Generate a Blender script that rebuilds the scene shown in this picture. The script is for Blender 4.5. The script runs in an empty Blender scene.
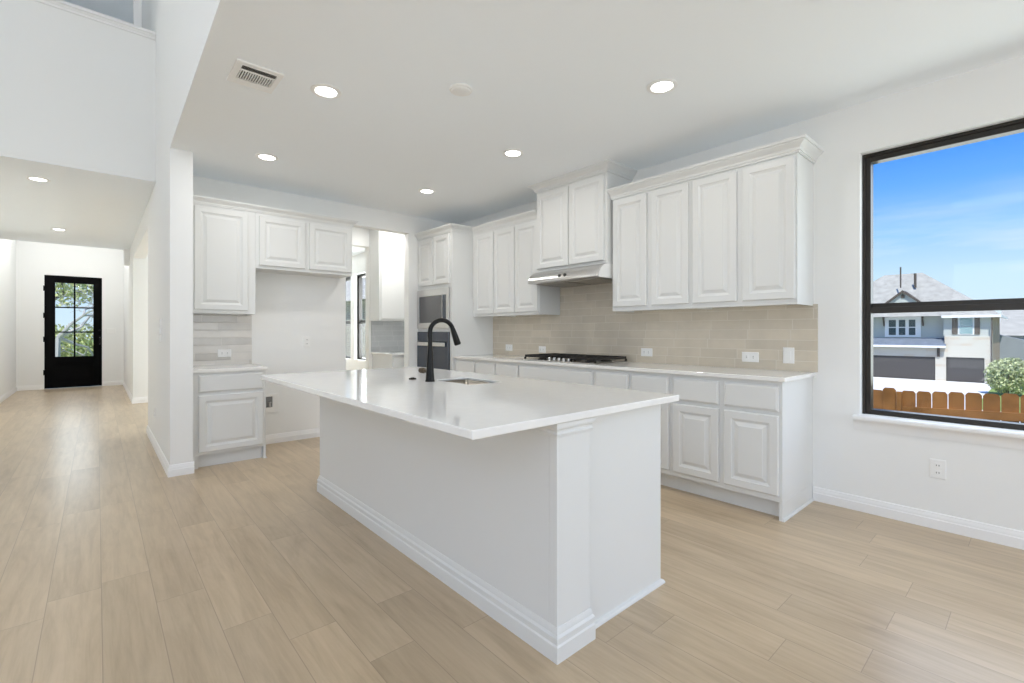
import bpy, bmesh, math, random
from mathutils import Vector, Matrix
random.seed(7)
S = bpy.context.scene
COL = S.collection

# ------------------------------------------------------------------ camera, sky, sun, lights, exposure
TH = 0.72414
cam_data = bpy.data.cameras.new('camera')
cam = bpy.data.objects.new('camera', cam_data); COL.objects.link(cam)
cam.location = (0, 0, 1.2)
cam.rotation_euler = (math.pi / 2, 0, -TH)
cam_data.sensor_width = 36.0
cam_data.lens = 469.15 / 1024 * 36
cam_data.shift_y = -9.43 / 1024
cam_data.clip_start = 0.05; cam_data.clip_end = 500
S.camera = cam

S.view_settings.view_transform = 'Standard'
S.view_settings.look = 'None'
S.view_settings.gamma = 1.0
S.view_settings.use_curve_mapping = False
S.view_settings.exposure = 0.11
try:
    S.cycles.use_denoising = True
    S.cycles.max_bounces = 14
    S.cycles.diffuse_bounces = 10
    S.cycles.glossy_bounces = 4
    S.cycles.transparent_max_bounces = 12
    S.cycles.caustics_reflective = False
    S.cycles.caustics_refractive = False
    S.cycles.sample_clamp_indirect = 6.0
except Exception:
    pass


def N(nt, typ, **kw):
    n = nt.nodes.new(typ)
    for k, v in kw.items():
        if k in n.inputs:
            n.inputs[k].default_value = v
        else:
            setattr(n, k, v)
    return n


def ramp(nt, fac, stops):
    r = nt.nodes.new('ShaderNodeValToRGB')
    e = r.color_ramp.elements
    while len(e) < len(stops):
        e.new(0.5)
    for i, (p, c) in enumerate(stops):
        e[i].position = p
        e[i].color = tuple(c) + (1,) if len(c) == 3 else c
    nt.links.new(fac, r.inputs['Fac'])
    return r.outputs['Color']


def math_n(nt, op, a, b=None, clamp=False):
    n = nt.nodes.new('ShaderNodeMath'); n.operation = op; n.use_clamp = clamp
    for i, x in enumerate((a, b)):
        if x is None:
            continue
        if isinstance(x, (int, float)):
            n.inputs[i].default_value = x
        else:
            nt.links.new(x, n.inputs[i])
    return n.outputs[0]


def mix(nt, fac, a, b, blend='MIX'):
    n = nt.nodes.new('ShaderNodeMix'); n.data_type = 'RGBA'; n.blend_type = blend
    for sock, x in ((n.inputs[0], fac), (n.inputs[6], a), (n.inputs[7], b)):
        if isinstance(x, (int, float)):
            sock.default_value = x
        elif isinstance(x, tuple):
            sock.default_value = x + (1,) if len(x) == 3 else x
        else:
            nt.links.new(x, sock)
    return n.outputs[2]


world = bpy.data.worlds.new('sky'); S.world = world
world.use_nodes = True
wt = world.node_tree; wt.nodes.clear()
tc = N(wt, 'ShaderNodeTexCoord')
sep = N(wt, 'ShaderNodeSeparateXYZ'); wt.links.new(tc.outputs['Generated'], sep.inputs[0])
sky = ramp(wt, sep.outputs['Z'], [(0.0, (0.68, 0.84, 0.98)), (0.09, (0.60, 0.81, 1.0)), (0.16, (0.36, 0.65, 1.0)),
                                  (0.235, (0.15, 0.44, 1.0)), (0.30, (0.065, 0.31, 1.0)), (0.5, (0.05, 0.24, 0.9)), (1.0, (0.05, 0.20, 0.7))])
mp = N(wt, 'ShaderNodeMapping'); mp.inputs['Scale'].default_value = (1.2, 1.2, 9.0)
wt.links.new(tc.outputs['Generated'], mp.inputs[0])
nz = N(wt, 'ShaderNodeTexNoise', Scale=2.2, Detail=5.0, Roughness=0.6); wt.links.new(mp.outputs[0], nz.inputs['Vector'])
cl = ramp(wt, nz.outputs['Fac'], [(0.46, (0, 0, 0)), (0.70, (1, 1, 1))])
low = ramp(wt, sep.outputs['Z'], [(0.02, (0.9, 0.9, 0.9)), (0.25, (0.0, 0.0, 0.0))])
fac = mix(wt, 1.0, cl, low, 'MULTIPLY')
skyc = mix(wt, fac, sky, (0.95, 0.98, 1.0))
bg = N(wt, 'ShaderNodeBackground', Strength=1.0)
wt.links.new(skyc, bg.inputs['Color'])
wo = N(wt, 'ShaderNodeOutputWorld'); wt.links.new(bg.outputs[0], wo.inputs[0])


def sun(name, rot, energy, color=(1, 0.97, 0.92)):
    d = bpy.data.lights.new(name, 'SUN'); d.energy = energy; d.angle = 0.01; d.color = color
    o = bpy.data.objects.new(name, d); COL.objects.link(o); o.rotation_euler = rot
    return o


def area(name, loc, target, sx, sy, power, color=(1, 1, 1)):
    d = bpy.data.lights.new(name, 'AREA'); d.shape = 'RECTANGLE'; d.size = sx; d.size_y = sy
    d.energy = power; d.color = color
    o = bpy.data.objects.new(name, d); COL.objects.link(o); o.location = loc
    o.rotation_euler = (Vector(target) - Vector(loc)).to_track_quat('-Z', 'Y').to_euler()
    return o


# sun stands behind the house (light travels towards +X, a little +Y, down)
sd = Vector((0.50, 0.20, -0.84))
s_ob = sun('sun', (0, 0, 0), 3.2)
s_ob.rotation_euler = sd.to_track_quat('-Z', 'Y').to_euler()
# daylight for the unseen windows behind the camera and the nook and dining windows; side, foyer, porch, loft and pantry lamps are added fill
POWER = dict(low=3, high=18, nook=25, patio=64, dining=176, foyer=22, porch=90, loft=106, side=64, side_up=42, down=4.5, hall_down=2.5, pantry=11, lens=9.0, sky=1.0, sun=5.0)
s_ob.data.energy = POWER['sun']
bg.inputs['Strength'].default_value = POWER['sky']
DAY = (0.95, 0.98, 1.0)
for x in (-3.4, -1.6, 0.2):
    area('great_room_window_light', (x, -5.12, 1.75), (x, 0, 1.95), 1.5, 2.3, POWER['low'], DAY)
    area('great_room_upper_window_light', (x, -5.12, 4.4), (x, 0, 3.2), 1.5, 1.5, POWER['high'], DAY)
area('nook_window_light', (4.3, -0.10, 1.60), (1.6, -0.10, 0.6), 1.7, 1.7, POWER['nook'], DAY)
area('nook_patio_window_light', (2.3, -5.12, 1.3), (2.3, 0, 2.2), 2.4, 2.1, POWER['patio'], DAY)
area('dining_window_light', (4.25, 9.1, 1.5), (0, 9.1, 1.7), 1.9, 1.7, POWER['dining'], DAY)
area('foyer_fill', (-0.4, 12.25, 3.55), (-0.4, 12.25, 0), 1.2, 1.3, POWER['foyer'], (1, 0.99, 0.97))  # added fill lamp under the foyer ceiling, no window there
area('porch_fill', (-0.37, 16.4, 3.1), (-0.37, 12.0, 0.9), 1.4, 0.9, POWER['porch'], DAY)  # lamp added outside the door to brighten the hall floor
area('loft_fill', (-1.8, 7.7, 5.3), (-1.8, 7.7, 0), 1.2, 0.8, POWER['loft'], (1.0, 0.98, 0.95))  # added fill, no known loft fixture; spills into the great room
area('great_room_side_fill', (-4.82, -1.2, 1.55), (0, -1.2, 3.4), 4.8, 2.2, POWER['side'], (0.96, 0.99, 1.02))  # upward fill lamp, added outside the unseen left wall
area('great_room_side_upper_fill', (-4.82, -1.2, 4.35), (0, -1.2, 3.6), 4.8, 1.4, POWER['side_up'], (0.96, 0.99, 1.02))  # second fill lamp, added higher on the same unseen side
area('pantry_fill', (3.0, 5.84, 2.715), (3.0, 5.84, 0), 0.5, 0.35, POWER['pantry'], (1, 0.98, 0.95))  # fill lamp added to brighten the pantry, no fixture seen

# ------------------------------------------------------------------ materials
def mat(name, color, rough=0.5, metal=0.0, spec=0.5, coat=0.0, bump=None, var=0.0, vscale=3.0, emit=None):
    m = bpy.data.materials.new(name); m.use_nodes = True
    nt = m.node_tree; b = nt.nodes['Principled BSDF']
    b.inputs['Base Color'].default_value = tuple(color) + (1,)
    b.inputs['Roughness'].default_value = rough
    b.inputs['Metallic'].default_value = metal
    b.inputs['Specular IOR Level'].default_value = spec
    b.inputs['Coat Weight'].default_value = coat
    t = None
    if bump or var:
        t = N(nt, 'ShaderNodeTexCoord')
    if var:
        n = N(nt, 'ShaderNodeTexNoise', Scale=vscale, Detail=4.0); nt.links.new(t.outputs['Object'], n.inputs['Vector'])
        c = ramp(nt, n.outputs['Fac'], [(0.3, tuple(x * (1 - var) for x in color)), (0.7, tuple(min(1, x * (1 + var)) for x in color))])
        nt.links.new(c, b.inputs['Base Color'])
    if bump:
        sc, st = bump
        n2 = N(nt, 'ShaderNodeTexNoise', Scale=sc, Detail=3.0); nt.links.new(t.outputs['Object'], n2.inputs['Vector'])
        bp = N(nt, 'ShaderNodeBump', Strength=st, Distance=0.002); nt.links.new(n2.outputs['Fac'], bp.inputs['Height'])
        nt.links.new(bp.outputs[0], b.inputs['Normal'])
    if emit:
        b.inputs['Emission Color'].default_value = tuple(emit[0]) + (1,)
        b.inputs['Emission Strength'].default_value = emit[1]
    return m


M = {}
M['wall'] = mat('painted_drywall', (0.845, 0.85, 0.843), 0.85, spec=0.2, bump=(90, 0.12))
M['ceil'] = mat('ceiling_paint', (0.92, 0.96, 1.0), 0.9, spec=0.15, bump=(70, 0.12))
M['trim'] = mat('trim_paint', (0.87, 0.87, 0.87), 0.4, spec=0.4)
M['cab'] = mat('cabinet_paint', (0.735, 0.745, 0.74), 0.38, spec=0.4)
M['quartz'] = mat('white_quartz', (0.84, 0.835, 0.82), 0.07, spec=0.5, var=0.02, vscale=25)
M['steel'] = mat('brushed_steel', (0.62, 0.61, 0.60), 0.28, metal=1.0)
M['steel_dark'] = mat('filter_steel', (0.40, 0.37, 0.33), 0.35, metal=1.0)
M['black'] = mat('black_paint', (0.004, 0.004, 0.0045), 0.6, spec=0.05)
M['bronze'] = mat('dark_bronze_vinyl', (0.014, 0.010, 0.006), 0.4)
M['iron'] = mat('cast_iron', (0.009, 0.007, 0.006), 0.6)
M['faucet'] = mat('matte_black_metal', (0.006, 0.0055, 0.005), 0.3, metal=0.0, spec=0.22)
M['oven_glass'] = mat('oven_glass', (0.03, 0.042, 0.065), 0.05, spec=0.8)  # blue in the base colour imitates reflected windows
M['micro_glass'] = mat('microwave_glass', (0.08, 0.08, 0.085), 0.08, spec=0.8)
M['bronze_knob'] = mat('bronze_metal', (0.10, 0.075, 0.05), 0.35, metal=0.8)
M['sink'] = mat('satin_sink_steel', (0.26, 0.235, 0.20), 0.3, metal=1.0)
M['plastic'] = mat('white_plastic', (0.86, 0.86, 0.85), 0.35)
M['slot'] = mat('dark_slot', (0.05, 0.05, 0.05), 0.6)
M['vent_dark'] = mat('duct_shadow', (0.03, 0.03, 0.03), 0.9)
M['lens'] = mat('lamp_lens', (0.9, 0.9, 0.9), 0.5, emit=((1.0, 0.98, 0.94), POWER['lens']))
M['recess'] = mat('galvanised_grey', (0.22, 0.22, 0.22), 0.6)
M['louver'] = mat('grey_louver', (0.7, 0.7, 0.7), 0.6)
M['brass'] = mat('brass_valve', (0.5, 0.38, 0.2), 0.35, metal=1.0)
M['fence'] = mat('cedar_fence', (0.235, 0.105, 0.036), 0.8, spec=0.1, var=0.35, vscale=5)
M['siding'] = None
M['side_stone'] = mat('brown_stone', (0.40, 0.29, 0.21), 0.9, spec=0.1, var=0.2, vscale=3)
M['wing'] = mat('blue_grey_wall', (0.27, 0.29, 0.32), 0.9, spec=0.1, var=0.1, vscale=2)
M['roof'] = mat('asphalt_shingle', (0.40, 0.385, 0.345), 0.95, spec=0.05, var=0.15, vscale=2)
M['roof_blue'] = mat('slate_blue_shingle', (0.17, 0.20, 0.25), 0.9, spec=0.1, var=0.12, vscale=2)
M['garage'] = mat('garage_door_brown', (0.10, 0.09, 0.09), 0.6)
M['brown'] = mat('dark_brown_trim', (0.09, 0.07, 0.055), 0.7)
M['concrete'] = mat('concrete_drive', (0.80, 0.78, 0.74), 0.9, spec=0.1, var=0.04)
M['grass'] = mat('lawn_grass', (0.24, 0.32, 0.10), 0.95, spec=0.05, var=0.25, vscale=1.5)
M['leaf'] = mat('shrub_leaf', (0.50, 0.54, 0.30), 0.7, spec=0.2, var=0.35, vscale=2.5)
M['leaf2'] = mat('tree_leaf', (0.50, 0.53, 0.24), 0.7, spec=0.2, var=0.4, vscale=3)
M['bark'] = mat('tree_bark', (0.16, 0.14, 0.12), 0.9, spec=0.1, var=0.3, vscale=6)
M['twig'] = mat('bare_twig', (0.48, 0.46, 0.44), 0.9, spec=0.1)
M['pale_win'] = mat('house_window_glass', (0.20, 0.33, 0.35), 0.1, spec=0.8)
M['dark_win'] = mat('house_dark_glass', (0.06, 0.09, 0.10), 0.1, spec=0.8)


def glass_mat():
    m = bpy.data.materials.new('window_glass'); m.use_nodes = True
    nt = m.node_tree; nt.nodes.clear()
    tr = N(nt, 'ShaderNodeBsdfTransparent'); tr.inputs[0].default_value = (0.97, 0.985, 0.98, 1)
    gl = N(nt, 'ShaderNodeBsdfGlossy', Roughness=0.0)
    lw = N(nt, 'ShaderNodeLayerWeight', Blend=0.5)
    fr = math_n(nt, 'ADD', math_n(nt, 'MULTIPLY', math_n(nt, 'POWER', lw.outputs['Facing'], 4.0), 0.35), 0.012)
    mx = N(nt, 'ShaderNodeMixShader')
    nt.links.new(fr, mx.inputs[0]); nt.links.new(tr.outputs[0], mx.inputs[1]); nt.links.new(gl.outputs[0], mx.inputs[2])
    o = N(nt, 'ShaderNodeOutputMaterial'); nt.links.new(mx.outputs[0], o.inputs[0])
    return m


M['glass'] = glass_mat()


def floor_mat():
    m = bpy.data.materials.new('oak_plank_floor'); m.use_nodes = True
    nt = m.node_tree; b = nt.nodes['Principled BSDF']
    t = N(nt, 'ShaderNodeTexCoord'); s = N(nt, 'ShaderNodeSeparateXYZ'); nt.links.new(t.outputs['Object'], s.inputs[0])
    W, L = 0.182, 1.32
    u = math_n(nt, 'DIVIDE', math_n(nt, 'ADD', s.outputs['X'], 20 * W - 0.015), W)
    row = math_n(nt, 'FLOOR', u); fu = math_n(nt, 'FRACT', u)
    wn = N(nt, 'ShaderNodeTexWhiteNoise', noise_dimensions='1D'); nt.links.new(row, wn.inputs['W'])
    v = math_n(nt, 'ADD', math_n(nt, 'DIVIDE', math_n(nt, 'ADD', s.outputs['Y'], 30.0), L), math_n(nt, 'MULTIPLY', wn.outputs['Value'], 7.3))
    colm = math_n(nt, 'FLOOR', v); fv = math_n(nt, 'FRACT', v)
    cv = N(nt, 'ShaderNodeCombineXYZ'); nt.links.new(row, cv.inputs[0]); nt.links.new(colm, cv.inputs[1])
    w2 = N(nt, 'ShaderNodeTexWhiteNoise', noise_dimensions='2D'); nt.links.new(cv.outputs[0], w2.inputs['Vector'])
    # grain: noise stretched along the plank, shifted per plank
    off = N(nt, 'ShaderNodeVectorMath', operation='SCALE'); off.inputs['Scale'].default_value = 13.0
    nt.links.new(w2.outputs['Color'], off.inputs[0])
    add = N(nt, 'ShaderNodeVectorMath', operation='ADD'); nt.links.new(t.outputs['Object'], add.inputs[0]); nt.links.new(off.outputs[0], add.inputs[1])
    mp1 = N(nt, 'ShaderNodeMapping'); mp1.inputs['Scale'].default_value = (30, 2.2, 1); nt.links.new(add.outputs[0], mp1.inputs[0])
    g1 = N(nt, 'ShaderNodeTexNoise', Scale=1.0, Detail=6.0, Roughness=0.62, Distortion=0.4); nt.links.new(mp1.outputs[0], g1.inputs['Vector'])
    mp2 = N(nt, 'ShaderNodeMapping'); mp2.inputs['Scale'].default_value = (7, 1.5, 1); nt.links.new(add.outputs[0], mp2.inputs[0])
    g2 = N(nt, 'ShaderNodeTexNoise', Scale=1.0, Detail=4.0, Roughness=0.6, Distortion=0.8); nt.links.new(mp2.outputs[0], g2.inputs['Vector'])
    c1 = ramp(nt, g1.outputs['Fac'], [(0.25, (0.43, 0.333, 0.220)), (0.55, (0.532, 0.420, 0.287)), (0.80, (0.59, 0.472, 0.332))])
    c2 = ramp(nt, g2.outputs['Fac'], [(0.26, (0.80, 0.77, 0.74)), (0.5, (1.0, 1.0, 1.0)), (0.8, (1.05, 1.05, 1.06))])
    c = mix(nt, 0.75, c1, c2, 'MULTIPLY')
    tone = ramp(nt, w2.outputs['Value'], [(0.0, (0.90, 0.89, 0.88)), (0.5, (0.98, 0.975, 0.97)), (1.0, (1.05, 1.045, 1.04))])
    c = mix(nt, 1.0, c, tone, 'MULTIPLY')
    # joints
    ex = math_n(nt, 'MINIMUM', fu, math_n(nt, 'SUBTRACT', 1.0, fu))
    ey = math_n(nt, 'MULTIPLY', math_n(nt, 'MINIMUM', fv, math_n(nt, 'SUBTRACT', 1.0, fv)), L / W)
    e = math_n(nt, 'MINIMUM', ex, ey)
    j = ramp(nt, e, [(0.0, (0, 0, 0)), (0.011, (1, 1, 1))])
    c = mix(nt, j, (0.30, 0.225, 0.16), c)
    nt.links.new(c, b.inputs['Base Color'])
    b.inputs['Roughness'].default_value = 0.28
    b.inputs['Specular IOR Level'].default_value = 0.45
    bp = N(nt, 'ShaderNodeBump', Strength=0.12, Distance=0.002)
    h = math_n(nt, 'ADD', math_n(nt, 'MULTIPLY', g1.outputs['Fac'], 0.25), j)
    nt.links.new(h, bp.inputs['Height']); nt.links.new(bp.outputs[0], b.inputs['Normal'])
    return m


def tile_mat(name, axis, base, grout, w=0.305, h=0.0762, rough=0.18, var=0.12):
    """running-bond wall tile; axis = world axis the rows run along ('X' or 'Y')"""
    m = bpy.data.materials.new(name); m.use_nodes = True
    nt = m.node_tree; b = nt.nodes['Principled BSDF']
    t = N(nt, 'ShaderNodeTexCoord'); s = N(nt, 'ShaderNodeSeparateXYZ'); nt.links.new(t.outputs['Object'], s.inputs[0])
    v = math_n(nt, 'DIVIDE', math_n(nt, 'SUBTRACT', s.outputs['Z'], 0.914 - 10 * h), h)
    row = math_n(nt, 'FLOOR', v); fv = math_n(nt, 'FRACT', v)
    wn = N(nt, 'ShaderNodeTexWhiteNoise', noise_dimensions='1D'); nt.links.new(row, wn.inputs['W'])
    u = math_n(nt, 'ADD', math_n(nt, 'DIVIDE', math_n(nt, 'ADD', s.outputs[axis], 20.0), w), math_n(nt, 'MULTIPLY', wn.outputs['Value'], 3.0))
    colm = math_n(nt, 'FLOOR', u); fu = math_n(nt, 'FRACT', u)
    cv = N(nt, 'ShaderNodeCombineXYZ'); nt.links.new(row, cv.inputs[0]); nt.links.new(colm, cv.inputs[1])
    w2 = N(nt, 'ShaderNodeTexWhiteNoise', noise_dimensions='2D'); nt.links.new(cv.outputs[0], w2.inputs['Vector'])
    tone = ramp(nt, w2.outputs['Value'], [(0.0, tuple(x * (1 - var) for x in base)), (1.0, tuple(x * (1 + var) for x in base))])
    n1 = N(nt, 'ShaderNodeTexNoise', Scale=9.0, Detail=5.0); nt.links.new(t.outputs['Object'], n1.inputs['Vector'])
    cloud = ramp(nt, n1.outputs['Fac'], [(0.3, (0.95, 0.95, 0.95)), (0.7, (1.04, 1.035, 1.03))])
    c = mix(nt, 1.0, tone, cloud, 'MULTIPLY')
    ex = math_n(nt, 'MULTIPLY', math_n(nt, 'MINIMUM', fu, math_n(nt, 'SUBTRACT', 1.0, fu)), w)
    ey = math_n(nt, 'MULTIPLY', math_n(nt, 'MINIMUM', fv, math_n(nt, 'SUBTRACT', 1.0, fv)), h)
    e = math_n(nt, 'MINIMUM', ex, ey)
    j = ramp(nt, e, [(0.0012, (0, 0, 0)), (0.003, (1, 1, 1))])
    c = mix(nt, j, grout, c)
    nt.links.new(c, b.inputs['Base Color'])
    b.inputs['Roughness'].default_value = rough
    bp = N(nt, 'ShaderNodeBump', Strength=0.35, Distance=0.003)
    n3 = N(nt, 'ShaderNodeTexNoise', Scale=14.0, Detail=2.0); nt.links.new(t.outputs['Object'], n3.inputs['Vector'])
    hh = math_n(nt, 'ADD', math_n(nt, 'MULTIPLY', n3.outputs['Fac'], 0.8), j)
    nt.links.new(hh, bp.inputs['Height']); nt.links.new(bp.outputs[0], b.inputs['Normal'])
    return m


def lap_mat():
    m = bpy.data.materials.new('lap_siding'); m.use_nodes = True
    nt = m.node_tree; b = nt.nodes['Principled BSDF']
    t = N(nt, 'ShaderNodeTexCoord'); s = N(nt, 'ShaderNodeSeparateXYZ'); nt.links.new(t.outputs['Object'], s.inputs[0])
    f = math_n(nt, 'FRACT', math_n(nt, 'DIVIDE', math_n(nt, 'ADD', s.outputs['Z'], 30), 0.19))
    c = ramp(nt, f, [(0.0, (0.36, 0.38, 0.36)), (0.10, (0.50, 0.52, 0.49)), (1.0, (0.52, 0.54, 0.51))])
    nt.links.new(c, b.inputs['Base Color']); b.inputs['Roughness'].default_value = 0.8
    return m


def stone_mat():
    m = bpy.data.materials.new('limestone_block'); m.use_nodes = True
    nt = m.node_tree; b = nt.nodes['Principled BSDF']
    t = N(nt, 'ShaderNodeTexCoord')
    mp_ = N(nt, 'ShaderNodeMapping'); mp_.inputs['Rotation'].default_value = (math.pi / 2, 0, math.pi / 2); 
    s = N(nt, 'ShaderNodeSeparateXYZ'); nt.links.new(t.outputs['Object'], s.inputs[0])
    cx = N(nt, 'ShaderNodeCombineXYZ'); nt.links.new(math_n(nt, 'ADD', s.outputs['Y'], s.outputs['X']), cx.inputs[0]); nt.links.new(s.outputs['Z'], cx.inputs[1])
    br = N(nt, 'ShaderNodeTexBrick', Scale=1.0)
    br.inputs['Color1'].default_value = (0.62, 0.58, 0.50, 1); br.inputs['Color2'].default_value = (0.50, 0.31, 0.15, 1)
    br.inputs['Mortar'].default_value = (0.62, 0.60, 0.55, 1); br.inputs['Mortar Size'].default_value = 0.012
    br.inputs['Brick Width'].default_value = 0.75; br.inputs['Row Height'].default_value = 0.26; br.inputs['Bias'].default_value = -0.72
    nt.links.new(cx.outputs[0], br.inputs['Vector'])
    nt.links.new(br.outputs['Color'], b.inputs['Base Color']); b.inputs['Roughness'].default_value = 0.9
    return m


def garage_mat():
    m = bpy.data.materials.new('garage_panel'); m.use_nodes = True
    nt = m.node_tree; b = nt.nodes['Principled BSDF']
    t = N(nt, 'ShaderNodeTexCoord'); s = N(nt, 'ShaderNodeSeparateXYZ'); nt.links.new(t.outputs['Object'], s.inputs[0])
    f = math_n(nt, 'FRACT', math_n(nt, 'DIVIDE', math_n(nt, 'ADD', s.outputs['Z'], 30), 0.53))
    c = ramp(nt, f, [(0.0, (0.06, 0.055, 0.055)), (0.06, (0.075, 0.068, 0.066)), (1.0, (0.075, 0.068, 0.066))])
    nt.links.new(c, b.inputs['Base Color']); b.inputs['Roughness'].default_value = 0.6
    return m


M['floor'] = floor_mat()
M['tile_right'] = tile_mat('greige_tile_right', 'Y', (0.605, 0.545, 0.450), (0.70, 0.655, 0.58), var=0.055)
M['tile_back'] = tile_mat('greige_tile_back', 'X', (0.60, 0.575, 0.54), (0.68, 0.66, 0.63), var=0.20)
M['tile_pantry'] = tile_mat('grey_tile_pantry', 'X', (0.52, 0.54, 0.56), (0.68, 0.69, 0.70), var=0.06)
M['siding'] = lap_mat()
M['stone'] = stone_mat()
M['garage'] = garage_mat()


# ------------------------------------------------------------------ mesh helpers
class MB:
    def __init__(s):
        s.v = []; s.f = []

    def add(s, verts, faces):
        o = len(s.v); s.v += [tuple(p) for p in verts]; s.f += [tuple(i + o for i in f) for f in faces]
        return s

    def box(s, x0, x1, y0, y1, z0, z1):
        x0, x1 = min(x0, x1), max(x0, x1); y0, y1 = min(y0, y1), max(y0, y1); z0, z1 = min(z0, z1), max(z0, z1)
        v = [(x, y, z) for z in (z0, z1) for y in (y0, y1) for x in (x0, x1)]
        return s.add(v, [(0, 2, 3, 1), (4, 5, 7, 6), (0, 1, 5, 4), (2, 6, 7, 3), (0, 4, 6, 2), (1, 3, 7, 5)])

    def prism(s, pts, f0, f1):
        """polygon extruded between maps f0(pt) and f1(pt)"""
        n = len(pts)
        v = [f0(p) for p in pts] + [f1(p) for p in pts]
        return s.add(v, [tuple(range(n))[::-1], tuple(range(n, 2 * n))] + [(i, (i + 1) % n, n + (i + 1) % n, n + i) for i in range(n)])

    def lathe(s, prof, loc, n=24, axis='Z'):
        """prof: (r, h) pairs; r = 0 ends close"""
        o = len(s.v); rings = []
        ax = {'Z': lambda r, a, h: (r * math.cos(a), r * math.sin(a), h),
              'X': lambda r, a, h: (h, r * math.cos(a), r * math.sin(a)),
              'Y': lambda r, a, h: (r * math.cos(a), h, r * math.sin(a))}[axis]
        for r, h in prof:
            if r < 1e-6:
                p = ax(0, 0, h); s.v.append(tuple(p[i] + loc[i] for i in range(3))); rings.append([len(s.v) - 1])
            else:
                ring = []
                for k in range(n):
                    p = ax(r, 2 * math.pi * k / n, h); s.v.append(tuple(p[i] + loc[i] for i in range(3))); ring.append(len(s.v) - 1)
                rings.append(ring)
        for a, b in zip(rings, rings[1:]):
            for k in range(n):
                k2 = (k + 1) % n
                if len(a) == 1 and len(b) == 1:
                    continue
                if len(a) == 1:
                    s.f.append((a[0], b[k], b[k2]))
                elif len(b) == 1:
                    s.f.append((a[k], a[k2], b[0]))
                else:
                    s.f.append((a[k], a[k2], b[k2], b[k]))
        if len(rings[0]) > 1:
            s.f.append(tuple(rings[0][::-1]))
        if len(rings[-1]) > 1:
            s.f.append(tuple(rings[-1]))
        return s

    def tube(s, pts, radii, n=12):
        pts = [Vector(p) for p in pts]
        if not hasattr(radii, '__len__'):
            radii = [radii] * len(pts)
        prev = None; rings = []
        for i, p in enumerate(pts):
            d = (pts[min(i + 1, len(pts) - 1)] - pts[max(i - 1, 0)]).normalized()
            if prev is None:
                a = d.orthogonal().normalized()
            else:
                a = (prev - d * prev.dot(d)).normalized()
            prev = a; b = d.cross(a); ring = []
            for k in range(n):
                t = 2 * math.pi * k / n
                q = p + (a * math.cos(t) + b * math.sin(t)) * radii[i]
                s.v.append(tuple(q)); ring.append(len(s.v) - 1)
            rings.append(ring)
        for a, b in zip(rings, rings[1:]):
            for k in range(n):
                s.f.append((a[k], a[(k + 1) % n], b[(k + 1) % n], b[k]))
        s.f.append(tuple(rings[0][::-1])); s.f.append(tuple(rings[-1]))
        return s

    def sweep(s, path, prof, closed=False, side=1):
        """profile (out, up) swept along xy path with mitred corners; out = right of travel * side"""
        P = [Vector((p[0], p[1])) for p in path]; n = len(P); rings = []
        z = path[0][2] if len(path[0]) > 2 else 0
        for i in range(n):
            if closed:
                d0 = (P[i] - P[i - 1]).normalized(); d1 = (P[(i + 1) % n] - P[i]).normalized()
            else:
                d0 = (P[i] - P[i - 1]).normalized() if i else None
                d1 = (P[i + 1] - P[i]).normalized() if i < n - 1 else None
                d0 = d0 if d0 is not None else d1; d1 = d1 if d1 is not None else d0
            n0 = Vector((d0.y, -d0.x)) * side; n1 = Vector((d1.y, -d1.x)) * side
            mt = (n0 + n1); mt = mt / max(1e-6, mt.dot(n0)) if mt.length > 1e-6 else n0
            ring = []
            for o, u in prof:
                q = P[i] + mt * o
                s.v.append((q.x, q.y, z + u)); ring.append(len(s.v) - 1)
            rings.append(ring)
        k = len(prof)
        pairs = list(zip(rings, rings[1:])) + ([(rings[-1], rings[0])] if closed else [])
        for a, b in pairs:
            for i in range(k):
                s.f.append((a[i], a[(i + 1) % k], b[(i + 1) % k], b[i]))
        if not closed:
            s.f.append(tuple(rings[0][::-1])); s.f.append(tuple(rings[-1]))
        return s

    def panel(s, w, h, prof, fn):
        """rectangular concentric rings: prof = (inset, depth); fn maps (w,h,d) to world"""
        rings = []
        for ins, d in prof:
            c = [(ins, ins), (w - ins, ins), (w - ins, h - ins), (ins, h - ins)]
            r = []
            for a, b in c:
                s.v.append(tuple(fn(a, b, d))); r.append(len(s.v) - 1)
            rings.append(r)
        for a, b in zip(rings, rings[1:]):
            for i in range(4):
                s.f.append((a[i], a[(i + 1) % 4], b[(i + 1) % 4], b[i]))
        s.f.append(tuple(rings[0][::-1])); s.f.append(tuple(rings[-1]))
        return s

    def build(s, name, m, parent=None, bevel=0.0, smooth=False, seg=2):
        me = bpy.data.meshes.new(name); me.from_pydata(s.v, [], s.f); me.validate()
        bm = bmesh.new(); bm.from_mesh(me); bmesh.ops.recalc_face_normals(bm, faces=bm.faces); bm.to_mesh(me); bm.free()
        me.materials.append(m)
        o = bpy.data.objects.new(name, me); COL.objects.link(o)
        if smooth:
            for p in me.polygons:
                p.use_smooth = True
            try:
                me.set_sharp_from_angle(angle=math.radians(26))
            except Exception:
                pass
        if bevel:
            b = o.modifiers.new('bevel', 'BEVEL'); b.width = bevel; b.segments = seg; b.limit_method = 'ANGLE'; b.angle_limit = math.radians(40)
        if parent:
            o.parent = parent
            o.matrix_parent_inverse = Matrix.Translation(-parent_world(parent))
        return o


def parent_world(p):
    v = Vector(p.location); q = p.parent
    while q:
        v = v + (q.matrix_parent_inverse @ Vector((0, 0, 0))) + Vector(q.location) if False else v
        q = q.parent
    return ROOTLOC.get(p.name, Vector((0, 0, 0)))


ROOTLOC = {}


def thing(name, label, cat, loc, group=None):
    o = bpy.data.objects.new(name, None); COL.objects.link(o); o.empty_display_size = 0.1
    o.location = loc; ROOTLOC[o.name] = Vector(loc)
    tag(o, label, cat, group)
    return o


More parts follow.
